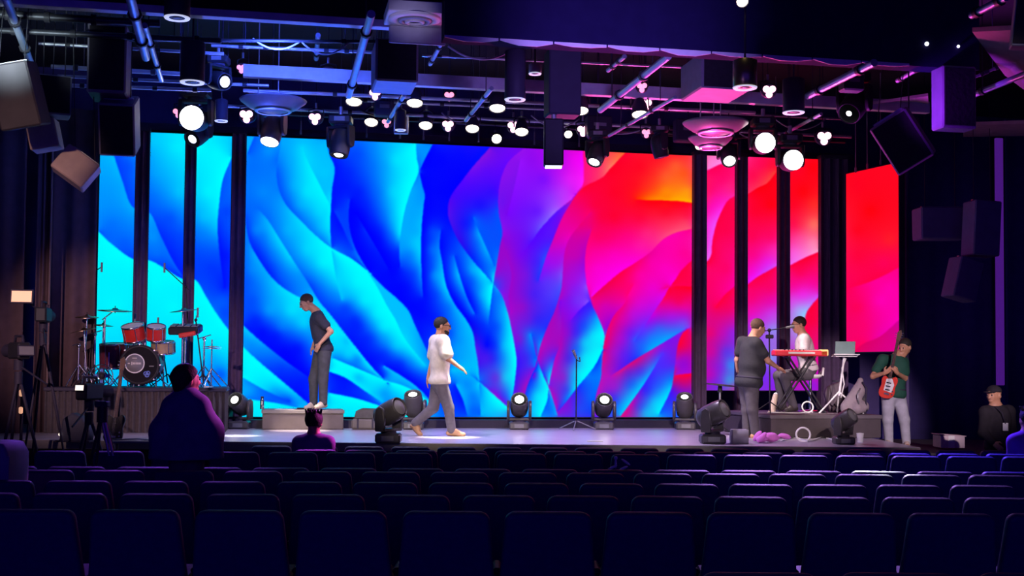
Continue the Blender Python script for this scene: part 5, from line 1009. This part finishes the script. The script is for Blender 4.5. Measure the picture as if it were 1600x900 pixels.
_b3 = P(1352, 635, KY+.45); t = thing('amplifier', 'small black amplifier behind the grey bag', 'amplifier', V(_b3.x, KY+.9, KZ)); MB().box((0, 0, .16), (.24, .24, .32), None, .015).build('cabinet', black, t); MB().box((0, -.122, .14), (.2, .01, .22)).build('grille', greycloth, t); MB().box((.03, -.126, .05), (.09, .006, .04)).build('badge', white, t)
_w = P(1305, 606, KY+1.6); t = thing('guitar_case', 'dark kite-shaped case leaning behind the laptop stand', 'case', V(_w.x, KY+1.6, KZ)); MB().prism([(-.1, 0), (.12, .0), (.16, .28), (.1, .5), (-.12, .42), (-.17, .3)], -.06, .06, Matrix(((1, 0, 0), (0, .17, -.98), (0, .98, .17))), None, .03).build('case', mat('plum_case', (.12, .09, .12), .6), t); MB().box((.0, -.03, .5), (.1, .03, .03)).build('handle', black, t)
def kmic(label, bpx, Y, z0, joint, mic):
    b = P(bpx, 600, Y); t = thing('boom_microphone', label, 'microphone stand', V(b.x, Y, z0)); j = P(*joint, Y)-t.location; m = P(*mic, Y)-t.location
    MB().cyl((0, 0, .03), j, .012, n=8).build('pole', blackgloss, t); MB().cyl(j+(j-m)*.3, m, .009, n=6).build('boom_arm', blackgloss, t); MB().cyl(m, m+(m-j).normalized()*.13, .018, .026, n=10).build('microphone', greypl, t); MB().sphere(j, .03).build('joint', blackgloss, t); MB().box(j+V(0, -.02, -.1), (.12, .05, .06), None, .01).build('clip_box', blackgloss, t); tri_legs(t, .26, .18)
kmic('microphone stand with boom left of the keyboard player', 1203, kd-.45, KZ, (1202, 516), (1228, 512))
_c = P(1125, 601, 19.0); t = thing('pad_stand', 'thin stand with a flat black plate left of the man in black', 'stand', V(_c.x, 19.0, ZS)); o = _c-t.location
MB().cyl((0, 0, .05), o, .016, n=8).build('pole', steel, t); MB().lathe([(.0, .012), (.24, .0), (.24, -.008), (0, -.01)], 26, frame((.08, -.05, 1)), o, False).build('plate', blackgloss, t); MB().cyl(o+V(0, 0, -.12), o, .04, .03, n=10).build('collar', blackgloss, t); tri_legs(t, .25, .16)
t = thing('white_post', 'pale upright tube near the feet of the keyboard player', 'tube', V(P(1207, 640, kd-.3).x, kd-.25, KZ)); MB().lathe([(.06, 0), (.055, .02), (.04, .28), (.03, .3)], 14, Matrix.Rotation(R(12), 3, 'Y')).build('tube', mat('cream_tube', (.6, .48, .4), .6), t); MB().lathe([(.03, .3), (.035, .31), (.0, .33)], 14, Matrix.Rotation(R(12), 3, 'Y')).build('cap', white, t)

t = thing('tom_holder', 'chrome holder with arms between the two red toms', 'drum hardware', (dp(227, 530, .55).x, DY+.55, DZ)); h = dp(227, 525, .55).z-DZ
MB().cyl((0, 0, .02), (0, 0, h+.06), .018, n=10).build('post', chrome, t)
for sx in (-1, 1): MB().tube([(0, 0, h-.02), (sx*.05, -.02, h+.05), (sx*.07, -.03, h+.01)], .013, 7).build('arm', chrome, t); MB().sphere((sx*.05, -.02, h+.05), .024, 10, 6).build('clamp', chrome, t)
for i, (px, dd, a0) in enumerate(((122, .35, 10), (147, .6, 50), (318, .75, 30))):
    t = thing('hardware_stand', ('chrome tripod stand at the left end of the drum riser', 'chrome tripod stand beside the dark floor tom', 'chrome tripod stand right of the drum pad')[i], 'drum hardware', (dp(px, 600, dd).x, DY+dd, DZ)); h = (.62, .8, .75)[i]
    MB().cyl((0, 0, .1), (0, 0, h), .014, n=8).build('pole', chrome, t); tri_legs(t, .27, .34, chrome, a0); MB().sphere((0, 0, h), .03, 10, 6).build('wing_clamp', chrome, t); MB().cyl((-.1, 0, h), (.1, 0, h+.06), .009, n=6).build('cross_arm', chrome, t)
_p = P(34, 640, 15.2); t = thing('lamp_post', 'thin dark post with two small amber lamps at the far left', 'lamp', V(_p.x, 15.2, FLOORZ)); MB().cyl((0, 0, .02), (0, 0, P(34, 606, 15.2).z-FLOORZ), .02, n=8).build('post', black, t); MB().lathe([(.14, 0), (.14, .02), (.02, .03)], 18).build('base', black, t)
for y in (614, 641): MB().box((0, -.03, P(34, y, 15.2).z-FLOORZ), (.05, .03, .085), None, .012).build('amber_lamp', amber, t)
# ---------------------------------------------------------------- people
skin = mat('skin', (.6, .31, .20), .5, var=.08, scale=30); skin2 = mat('tan_skin', (.5, .25, .15), .5, var=.08, scale=30); hairm = mat('dark_hair', (.02, .015, .013), .7, scale=60, bump=.4)
buzz = mat('buzzed_brown_hair', (.10, .055, .04), .8, scale=60, bump=.3)
def nv(a): return np.array(a, float)
def hand(S, w, d, n, side, curl=.5, sc_=1.):
    """palm from wrist w along d; n = palm normal (towards the curl); side: direction of the thumb"""
    w = nv(w); d = nv(d)/np.linalg.norm(d); n = nv(n)-d*(nv(n)@d); n /= np.linalg.norm(n); sd = nv(side)-d*(nv(side)@d)-n*(nv(side)@n); sd /= np.linalg.norm(sd); q = sc_
    S.cone(w, .026*q, w+d*.045*q, .032*q, .015, n, .7); S.cone(w+d*.03*q+sd*.014*q, .022*q, w+d*.085*q+sd*.018*q, .016*q, .012); S.cone(w+d*.03*q-sd*.016*q, .022*q, w+d*.08*q-sd*.022*q, .016*q, .012)
    for i, (o, L) in enumerate(((.030, .072), (.011, .08), (-.009, .075), (-.028, .06))):
        p = w+d*.085*q+sd*o*q; a = d.copy(); r = .0098*q
        for j, (f, c) in enumerate(((.45, .45), (.3, .9), (.25, 1.2))):
            t = curl*c; a2 = d*math.cos(t)+n*math.sin(t); e = p+a2*L*f*q; S.cone(p, r, e, r*.9, .004); p = e; r *= .9
    p = w+d*.02*q+sd*.026*q; e = p+(d*.6+sd*.7+n*.3)*.045*q; S.cone(p, .014*q, e, .012*q, .01); S.cone(e, .0115*q, e+(d*.9+n*.5*curl+sd*.1)*.034*q, .0095*q, .005)
def person(name, label, floor_pt, J, fwd, skinm=skin, shirt=None, pants=None, shoe=None, hair='short', head_tilt=(0, 0, 1), head_fwd=None, girth=1., scale=1., sleeve=.6, h=.0085, collar=None, hem=.1, loose=1., extras=None, hands=True, bulk=None, beard=False, glasses=False, haircol=None):
    t = thing(name, label, 'person', floor_pt); Jn = {k: nv(v) for k, v in J.items()}; q = scale
    f = nv(fwd); f = f/np.linalg.norm(f); up = Jn['neck']-Jn['pelvis']; up /= np.linalg.norm(up); lat = np.cross(f, up); lat /= np.linalg.norm(lat); fo = np.cross(up, lat); MT = np.stack([lat, fo, up], 1)
    hf = nv(head_fwd if head_fwd is not None else fwd); hu = nv(head_tilt)/np.linalg.norm(head_tilt); hf = hf-hu*(hf@hu); hf /= np.linalg.norm(hf); hl = np.cross(hf, hu); MH = np.stack([hl, hf, hu], 1); hc = Jn['head']
    q0 = q; qh = q*1.1; H = lambda x, y, z: hc+MH@(nv((x, y, z))*qh)
    # body
    S = Sdf()
    S.ell(H(0, -.012, .03), nv((.075, .095, .09))*qh, MH, .03); S.cone(H(0, .03, -.03), .062*qh, H(0, .045, -.075), .042*qh, .03); S.ell(H(0, .075, -.01), nv((.05, .025, .06))*qh, MH, .02)
    S.cone(H(0, .092, .02), .010*qh, H(0, .112, -.022), .014*qh, .012)                                    # nose
    S.ell(H(0, .088, -.062), nv((.026, .014, .011))*qh, MH, .01); S.ell(H(0, .082, .036), nv((.05, .016, .010))*qh, MH, .012)   # mouth, brow
    for s_ in (-1, 1): S.ell(H(s_*.077, -.008, -.005), nv((.010, .022, .034))*qh, MH, .008)
    S.cone(H(0, -.015, -.04), .056*qh, Jn['neck'], .062*qh, .03)
    ln = np.linalg.norm(Jn['neck']-Jn['pelvis']); pe = Jn['pelvis']; T = lambda a, b, c: pe+MT@nv((a, b, c*ln))
    def torso(S, i, k=.08):
        g = girth
        S.ell(T(0, 0, .04), nv((.155*g+i, .115*g+i, .13+i))*q, MT, k); S.ell(T(0, .005*g, .38), nv((.145*g+i, .115*g+i, .17+i))*q, MT, k); S.ell(T(0, .005, .68), nv((.165*g**.6+i, .115*g**.7+i, .18+i))*q, MT, k)
        if g > 1.1: S.ell(T(0, .06*g, .3), nv((.13*g+i, .11*g+i, .15+i))*q, MT, k)
        for s_ in 'lr': S.cone(T(0, -.01, .9), (.05+i)*q, Jn['sh_'+s_], (.06+i)*q, .06)
    torso(S, 0)
    for s_ in 'lr':
        S.cone(Jn['sh_'+s_], .055*q*girth**.4, Jn['el_'+s_], .042*q, .03); S.cone(Jn['el_'+s_], .042*q*girth**.3, Jn['wr_'+s_], .027*q, .02)
        if hands:
            d = Jn['wr_'+s_]-Jn['el_'+s_]; hd = J.get('hd_'+s_); d2 = nv(hd)-Jn['wr_'+s_] if hd is not None else d
            nn = nv(J.get('pn_'+s_, -f)); hand(S, Jn['wr_'+s_], d2, nn, nv(J.get('th_'+s_, (0, 0, 1))), J.get('cu_'+s_, .45), q)
        S.cone(Jn['hp_'+s_], .085*q*girth**.5, Jn['kn_'+s_], .056*q, .05); S.cone(Jn['kn_'+s_], .056*q, Jn['an_'+s_], .038*q, .03); S.cone(Jn['an_'+s_], .036*q, Jn['toe_'+s_], .028*q, .02)
    S.build('body', skinm, t, h)
    # clothes
    if shirt is not None:
        S = Sdf(); i = .018*loose; torso(S, i)
        for s_ in 'lr':
            e = Jn['sh_'+s_]+(Jn['el_'+s_]-Jn['sh_'+s_])*min(1, sleeve); S.cone(Jn['sh_'+s_], (.062+i)*q, e, (.058+i*1.2)*q*(1 if sleeve < 1 else .8), .05)
            if sleeve > 1: S.cone(Jn['el_'+s_], (.044+i)*q, Jn['el_'+s_]+(Jn['wr_'+s_]-Jn['el_'+s_])*.95, (.032+i*.8)*q, .03)
        if bulk: bulk(S, T, q)
        if hem is not None:
            S.ell(T(0, 0, -hem*.2), nv((.16*girth+i, .12*girth+i, .1))*q, MT, .06); S.clip(T(0, 0, -hem), -up)
        for s_ in 'lr':
            if sleeve < 1: dd = Jn['el_'+s_]-Jn['sh_'+s_]
        S.build('shirt', shirt, t, .011)
        if collar is not None:
            pts = [Jn['neck']+MT@nv((.066*q*math.cos(a), .07*q*math.sin(a)+.01, -.012-.03*max(0, math.sin(a)))) for a in np.linspace(0, 2*PI, 18, endpoint=False)]
            MB().tube([V(*p) for p in pts], .013*q, 7, True).build('collar', collar, t, True)
    if pants is not None:
        S = Sdf(); i = .016
        S.ell(T(0, 0, .0), nv((.16*girth+i*.5, .12*girth+i*.5, .12))*q, MT, .05)
        for s_ in 'lr': S.cone(Jn['hp_'+s_], (.092*girth**.4+i)*q, Jn['kn_'+s_], (.066+i)*q, .05); S.cone(Jn['kn_'+s_], (.064+i)*q, Jn['an_'+s_], (.05+i)*q, .03)
        S.build('trousers', pants, t, .011)
        MB().tube([T(.162*girth*q*math.cos(a), .122*girth*q*math.sin(a), .1) for a in np.linspace(0, 2*PI, 20, endpoint=False)], .018, 6, True).build('belt', black, t, True)
    if shoe is not None:
        for s_ in 'lr':
            S = Sdf(); a = Jn['an_'+s_]; b = Jn['toe_'+s_]; d = b-a; d[2] = 0; dn = d/(np.linalg.norm(d)+1e-9); bb = b; heel = a-dn*.045*q; zf = min(a[2], b[2])
            sl = (b[2]-a[2]); S.cone(heel+nv((0, 0, -.045*q)), .04*q, bb, .036*q, .03, None, 1); S.cone(a, .05*q, a+(bb-a)*.5, .04*q, .03)
            S.build('shoe', shoe, t, .009)
    # hair and face
    if hair:
        S = Sdf(); e = .006 if hair == 'short' else .018
        S.ell(H(0, -.02, .04), nv((.078+e, .096+e, .088+e))*qh, MH, .02)
        if hair == 'bun': S.ell(H(0, -.05, -.03), nv((.075, .07, .09))*qh, MH, .04); S.ell(H(0, -.11, .03), nv((.045, .04, .045))*qh, MH, .02)
        if hair == 'spiky':
            for k in range(16): a = k*2.4; rr = .02+.06*math.sqrt(k/16); S.cone(H(rr*math.cos(a), -.02+rr*math.sin(a), .1), .02*qh, H(rr*1.3*math.cos(a), -.02+rr*1.35*math.sin(a), .148), .008*qh, .01)
        n1 = MH@nv((0, .72, -.70)); S.clip(H(0, .045, .042), n1)
        if hair in ('short', 'spiky'): S.clip(H(0, 0, -.03), -hu)
        S.build('hair', haircol or hairm, t, .008)
    for s_ in (-1, 1): MB().sphere(V(*H(s_*.031, .094, .012)), .009*qh, 8, 6).build('eye', blackgloss, t, True)
    if beard:
        S = Sdf(); S.cone(H(0, .05, -.055), .055*qh, H(0, .058, -.082), .044*qh, .03); S.clip(H(0, .05, -.05), MH@nv((0, .35, 1))); S.build('beard', hairm, t, .008)
    if glasses:
        for s_ in (-1, 1): MB().tube([V(*H(s_*.032+.024*math.cos(a), .112, .012+.017*math.sin(a))) for a in np.linspace(0, 2*PI, 14, endpoint=False)], .004*qh, 6, True).build('lens_rim', blackgloss, t, True); MB().cyl(V(*H(s_*.058, .11, .015)), V(*H(s_*.084, .0, .012)), .0035*qh, n=6).build('temple', blackgloss, t, True)
        MB().cyl(V(*H(-.01, .113, .015)), V(*H(.01, .113, .015)), .004*qh, n=6).build('bridge', blackgloss, t, True)
    if extras: extras(t, H, T, Jn)
    return t
def joints(D, **kw):
    o = {}
    for k, v in kw.items():
        if k[:3] in ('pn_', 'th_', 'cu_'): o[k] = v
        else: o[k] = P(v[0], v[1], D+(v[2] if len(v) > 2 else 0))
    return o
tee_navy = mat('navy_tee', (.035, .033, .06), .85, scale=25, bump=.15); tee_white = mat('cream_tee', (.66, .6, .5), .8, scale=18, bump=.15); tee_black = mat('black_tee', (.03, .03, .04), .85, scale=25, bump=.15)
camo = mat('camo_trousers', (.065, .065, .08), .85, var=.5, scale=14, bump=.2); greyp = mat('grey_trousers', (.13, .115, .14), .85, scale=20, bump=.15); dkp = mat('charcoal_trousers', (.10, .09, .11), .85, scale=20, bump=.15); jeans = mat('pale_jeans', (.42, .42, .5), .85, var=.35, scale=9, bump=.2)
shoew = mat('pale_shoes', (.55, .45, .38), .6); shoed = mat('dark_shoes', (.06, .05, .05), .6); shoet = mat('tan_shoes', (.5, .28, .15), .6); pinkshirt = mat('white_shirt', (.6, .54, .58), .8, scale=18, bump=.15); green = mat('green_jersey', (.012, .075, .05), .8, scale=18, bump=.15); redp = mat('red_patch', (.7, .1, .06), .6)
# 1 man on the low riser, looking down to the left
D = CY+.42
def ex1(t, H, T, Jn): MB().box(V(*T(.10, .0, -.16))+V(0, -.09, 0), (.07, .012, .03)).build('red_patch', redp, t, True)
person('person', 'man in navy tee and patterned trousers leaning forward on the low riser', V(P(498, 640, D).x, D, CZ), joints(D, head=(479, 473), neck=(494, 486), pelvis=(506, 546), sh_l=(499, 497, -.17), sh_r=(499, 496, .16), el_l=(517, 518, -.24), wr_l=(499, 538, -.26), hd_l=(493, 549, -.22), pn_l=(.3, .9, 0), th_l=(-1, -.3, 0),
    el_r=(497, 521, .26), wr_r=(489, 541, .16), hp_l=(507, 553, -.09), hp_r=(500, 553, .09), kn_l=(505, 592, -.1), kn_r=(490, 592, .1), an_l=(505, 629, -.08), an_r=(490, 630, .12), toe_l=(494, 636, -.2), toe_r=(478, 637, .02)), (-.93, -.36, 0), skin, tee_navy, camo, shoew, 'short', (-.42, -.15, .9), (-.85, -.35, -.45), 1.08, 1.0, .55, collar=white, hem=.1, extras=ex1, haircol=buzz)
# 2 man walking to the right
D = 18.15
person('person', 'man in a loose cream tee walking to the right across the stage', V(P(690, 682, D).x, D, ZS), joints(D, head=(691, 510), neck=(687, 525), pelvis=(687, 596), sh_r=(692, 533, -.17), sh_l=(681, 533, .17), el_r=(700, 560, -.24), wr_r=(717, 573, -.25), hd_r=(727, 580, -.24), pn_r=(-.3, .3, -1), th_r=(.6, .6, .4), el_l=(676, 563, .25), wr_l=(669, 590, .26), hd_l=(667, 602, .27), pn_l=(.9, 0, .2), th_l=(.5, -.6, 0),
    hp_r=(689, 602, -.08), hp_l=(684, 602, .08), kn_r=(701, 637, -.06), kn_l=(677, 637, .08), an_r=(705.5, 672, -.05), an_l=(649, 661, .1), toe_r=(724, 679, -.06), toe_l=(657, 679, .08)), (1, .12, 0), skin2, tee_white, greyp, shoet, 'short', (.06, 0, 1), (1, .05, -.02), 1.02, 1.0, .75, loose=1.9, hem=.06, beard=True, glasses=True)
# 3 man in black leaning over the keyboard
D = 18.3
person('person', 'heavy man in black tee leaning toward the red keyboard', V(P(1172, 684, D).x, D, ZS), joints(D, head=(1184, 513), neck=(1177, 525), pelvis=(1170, 597), sh_r=(1182, 537, -.14), sh_l=(1160, 534, .2), el_r=(1200, 564, -.14), wr_r=(1216, 575, .06), hd_r=(1226, 580, .12), pn_r=(0, 0, -1), th_r=(.2, .9, 0), el_l=(1152, 562, .26), wr_l=(1153, 580, .3), hd_l=(1158, 588, .3),
    hp_r=(1174, 603, -.06), hp_l=(1166, 603, .1), kn_r=(1176, 640, -.06), kn_l=(1167, 641, .1), an_r=(1180, 677, .0), an_l=(1167, 676, .14), toe_r=(1194, 683, .05), toe_l=(1174, 681, .3)), (.85, .52, 0), skin, tee_black, dkp, shoet, 'short', (.3, .1, .95), (.9, .4, -.45), 1.32, 1.0, .6, hem=.12, haircol=buzz)
# 4 keyboard player seated behind the keyboard
D = kd+.42
person('person', 'seated keyboard player with glasses in a white shirt', V(P(1262, 600, D).x, D, KZ), joints(D, head=(1248, 508), neck=(1254, 522), pelvis=(1263, 577), sh_l=(1257, 530, -.17), sh_r=(1257, 529, .16), el_l=(1256, 556, -.26), wr_l=(1240, 551, -.42), hd_l=(1231, 549, -.46), pn_l=(0, 0, -1), th_l=(0, 1, .2), el_r=(1247, 553, .1), wr_r=(1229, 549, -.25), hd_r=(1221, 548, -.3), pn_r=(0, 0, -1), th_r=(0, -1, .2),
    hp_l=(1262, 584, -.1), hp_r=(1258, 584, .08), kn_l=(1225, 588, -.16), kn_r=(1216, 587, .0), an_l=(1240, 634, -.16), an_r=(1222, 632, .05), toe_l=(1229, 641, -.22), toe_r=(1211, 639, .0)), (-.96, -.2, 0), skin, pinkshirt, mat('dark_grey_trousers', (.09, .08, .1), .85), shoed, 'short', (-.12, 0, 1), (-1, -.12, -.05), 1.05, 1.0, .6, hem=.05, glasses=True)
# 5 guitarist in a green jersey
D = 18.9
gp = P(1388, 603, D-.27)
def ex5(t, H, T, Jn): pass
person('person', 'guitarist in a dark green jersey and pale jeans tuning a red guitar', V(P(1402, 697, D).x, D, .5), joints(D, head=(1414, 543), neck=(1402, 555), pelvis=(1396, 614), sh_r=(1379, 562, -.06), sh_l=(1411, 566, .06), el_r=(1364, 588, -.16), wr_r=(1382, 583, -.33), hd_r=(1391, 577, -.36), pn_r=(.2, .6, .3), th_r=(.3, -.3, 1), cu_r=.9, el_l=(1414, 591, -.08), wr_l=(1402, 583, -.33), hd_l=(1396, 574, -.38), pn_l=(-.6, .6, .2), th_l=(-.4, -.4, 1), cu_l=1.0,
    hp_r=(1388, 620, -.02), hp_l=(1404, 620, .04), kn_r=(1387, 656, -.06), kn_l=(1413, 656, .0), an_r=(1389, 690, .0), an_l=(1416, 691, .05), toe_r=(1383, 697, -.2), toe_l=(1419, 699, -.15)), (-.35, -.93, 0), skin2, green, jeans, shoew, 'short', (-.2, -.12, .95), (-.6, -.55, -.6), 1.05, 1.0, .62, hem=.12)
t = thing('electric_guitar', 'red electric guitar with white pickguard held upright by the guitarist', 'guitar', gp); _d = (P(1407, 513, D-.5)-P(1388, 603, D-.27)).normalized(); _M = frame(_d, V(0, 1, 0)); _y = -V(.35, .93, 0); _y = (_y-_d*_y.dot(_d)).normalized(); _x = _y.cross(_d); _M = Matrix((_x, _y, _d)).transposed(); guitar_parts(t, _M, V(0, 0, 0), mat('red_guitar', (.7, .06, .04), .25), .92)
# 6 person in a black cap at the right
D = 15.6
def ex6(t, H, T, Jn):
    S = Sdf(); S.ell(H(0, -.012, .05), (.092, .112, .082), None, .02); S.clip(H(0, 0, .045), (0, 0, -1)); S.build('cap', blackcloth, t, .009); MB().prism([(.075*math.cos(a), .08*math.sin(a)) for a in np.linspace(0, PI, 12)], 0, .012, Matrix.Rotation(math.atan2(-.75, -.6)-PI/2, 3, 'Z'), V(*H(0, .085, .045))).build('cap_brim', blackcloth, t, True)
    MB().box(P(1571, 667, D-.18), (.07, .012, .1), None, .004).build('badge', white, t, True); MB().tube([V(*Jn['neck'])+V(-.06, -.06, 0), P(1566, 645, D-.19), P(1571, 662, D-.19)], .006, 6).build('lanyard', black, t, True)
person('person', 'person in black with a cap and white badge standing at the right', V(P(1556, 700, D).x, D, FLOORZ), joints(D, head=(1553, 618), neck=(1556, 634), pelvis=(1560, 696), sh_r=(1540, 644, -.04), sh_l=(1576, 643, .05), el_r=(1536, 676, -.04), wr_r=(1553, 692, -.2), el_l=(1582, 674, .04), wr_l=(1590, 688, -.16), hp_r=(1554, 704, 0), hp_l=(1566, 704, 0), kn_r=(1554, 748, -.02), kn_l=(1566, 748, .02), an_r=(1554, 790, 0), an_l=(1566, 790, 0), toe_r=(1550, 797, -.16), toe_l=(1562, 797, -.16)), (-.5, -.86, 0), skin2, blackcloth, blackcloth, shoed, None, (-.1, 0, 1), (-.75, -.6, -.35), 1.0, .95, 1.2, hem=.12, extras=ex6)
# 7 person cut off by the right edge
D = 13.6; fl = P(1000, 705, 13.1).z-.87
person('person', 'person in violet lit by pink light at the right edge', V(P(1603, 700, D).x, D, fl), joints(D, head=(1607, 657), neck=(1606, 676), pelvis=(1606, 744), sh_l=(1585, 690, 0), sh_r=(1628, 690, 0), el_l=(1580, 728, .05), wr_l=(1590, 738, .25), el_r=(1634, 728, .05), wr_r=(1622, 738, .25), hp_l=(1597, 748, 0), hp_r=(1615, 748, 0), kn_l=(1596, 744, .42), kn_r=(1616, 744, .42), an_l=(1596, 782, .44), an_r=(1616, 782, .44), toe_l=(1596, 784, .58), toe_r=(1616, 784, .58)), (-.15, 1, 0), skin, mat('violet_top', (.3, .06, .42), .8), dkp, shoed, 'spiky', (0, 0, 1), (-.3, 1, 0), 1., .95, 1.1, hem=.1, hands=False)
# 8 person in a dark cloak-like jacket standing at the left
D = 10.45; fl = P(1000, 738, 9.95).z-.87
def bk8(S, T, q):
    S.cone(T(0, -.01, .93), .06, T(0, -.03, -.1), .19, .1)
    for e in (-1, 1): S.cone(T(e*.03, 0, .9), .06, T(e*.2, .0, .35), .1, .1); S.cone(T(e*.2, 0, .35), .1, T(e*.22, .0, -.1), .11, .1)
person('person', 'person in a dark violet jacket seen from behind at the left', V(P(291, 700, D).x, D, fl), joints(D, head=(292, 595), neck=(291, 615), pelvis=(291, 704), sh_l=(269, 634, .0), sh_r=(313, 634, 0), el_l=(258, 676, -.02), wr_l=(262, 712, .16), el_r=(328, 676, -.02), wr_r=(322, 712, .16), hp_l=(282, 712, 0), hp_r=(301, 712, 0), kn_l=(281, 790, .02), kn_r=(302, 790, .02), an_l=(281, 862, 0), an_r=(302, 862, 0), toe_l=(279, 872, .16), toe_r=(304, 872, .16)), (.12, 1, 0), skin, mat('violet_jacket', (.10, .06, .22), .85, scale=10, bump=.2), dkp, shoed, 'bun', (0, 0, 1), (.75, .65, 0), .95, .95, 1.2, hem=.15, hands=False, bulk=bk8)
# 9 seated person, only head and shoulders above the seats
D = 13.65; fl = P(1000, 705, 13.1).z-.87
person('person', 'seated person with pink-lit spiky hair before the low riser', V(P(490, 700, D).x, D, fl), joints(D, head=(491, 661), neck=(490, 680), pelvis=(490, 748), sh_l=(468, 692, 0), sh_r=(512, 692, 0), el_l=(462, 730, .05), wr_l=(472, 742, .25), el_r=(518, 730, .05), wr_r=(508, 742, .25), hp_l=(482, 752, 0), hp_r=(499, 752, 0), kn_l=(481, 748, .42), kn_r=(500, 748, .42), an_l=(481, 784, .44), an_r=(500, 784, .44), toe_l=(481, 786, .58), toe_r=(500, 786, .58)), (0, 1, 0), skin2, mat('violet_sweater', (.22, .1, .3), .85), dkp, shoed, 'spiky', (0, 0, 1), (.1, 1, 0), 1., .95, 1.1, hem=.1, hands=False)
# ---------------------------------------------------------------- auditorium seats
seatm = mat('seat_fabric', (.022, .02, .115), .6, scale=30, bump=.15, spec=.3); shellm = mat('seat_shell', (.02, .02, .06), .6)
def seat_meshes(w):
    hw = w/2; pts = []
    def arc(cx, cy, r, a0, a1, n=5): return [(cx+r*math.cos(R(a0+(a1-a0)*k/n)), cy+r*math.sin(R(a0+(a1-a0)*k/n))) for k in range(n+1)]
    tw = hw-.028; r = .055
    pts = [(-hw, 0), (hw, 0), (hw, .2)]+arc(tw-r, .60-r, r, 12, 90)+arc(-tw+r, .60-r, r, 90, 168)+[(-hw, .2)]
    M = Matrix(((1, 0, 0), (0, 0, -1), (0, 1, 0))); T = Matrix.Rotation(R(14), 3, 'X')
    b = MB().prism(pts, -.04, .035, T @ M, (0, 0, .285), .022).mesh('backrest')
    c = MB().box((0, .27, .43), (w*.94, .44, .1), Matrix.Rotation(R(4), 3, 'X'), .035).mesh('seat_cushion')
    a = MB().box((0, .2, .52), (.05, .30, .04), None, .015).box((0, .1, .28), (.03, .08, .46)).mesh('armrest')
    p = MB().box((0, .15, .015), (w*.7, .34, .03), None, .01).box((0, .15, .2), (.1, .16, .38)).mesh('pedestal')
    for m in (b, c): m.materials.append(seatm)
    for m in (a, p): m.materials.append(shellm)
    return b, c, a, p
ROWNAME = {'K': 'the nearest cut-off row', 'A': 'the large nearest full row', 'B': 'the second full row from the bottom', 'C': 'the third full row from the bottom', 'D': 'the fourth full row from the bottom', 'E': 'the fifth full row from the bottom', 'F': 'the sixth full row from the bottom', 'G': 'the second row from the stage', 'H': 'the row closest to the stage'}
for nm, d, y, c0, sp, xa, xb in ROWS:
    pitch = sp*d/F; meshes = seat_meshes(pitch*.955); z = P(1000, y, d).z-.87
    k0 = math.ceil((xa-c0)/sp); k1 = math.floor((xb-c0)/sp); ks = [k for k in range(k0, k1+1)]
    if nm in 'GH': ks += []
    for j, k in enumerate(ks):
        px = c0+sp*k; x = (px-800)/F*d; yy = d+x*.035; rel = 'middle'
        half = len(ks)//2
        lab = f'dark seat, {ORD[j]} from the left in {ROWNAME[nm]}' if j < half else f'dark seat, {ORD[len(ks)-1-j]} from the right in {ROWNAME[nm]}'
        t = thing('auditorium_seat', lab, 'seat', V(x, yy, z-.0), 'rows of dark auditorium seats', Matrix.Rotation(R(-x*1.2+rnd.uniform(-1, 1)), 3, 'Z'))
        for m, n in zip(meshes, ('backrest', 'seat_cushion', 'armrest', 'pedestal')):
            o = bpy.data.objects.new(n, m); COL.objects.link(o); o.parent = t
            if n == 'armrest': o.location.x = pitch/2-.0
# small white thing left on a seat back
_c = P(962, 728, 10.86); t = thing('white_toy', 'small white winged toy on a seat back right of centre', 'toy', _c)
for i, (dx, dz, ax, L) in enumerate(((-.03, -.015, 25, .1), (.09, .035, -35, .1), (.07, -.02, 25, .09), (.0, .02, 90, .09))): MB().sphere((dx, 0, dz), (L/2, .015, .012), 10, 6, Matrix.Rotation(R(-ax), 3, 'Y')).build('wing' if i < 3 else 'body', white, t)
MB().sphere((.0, 0, .07), .018, 10, 6).build('head', white, t)
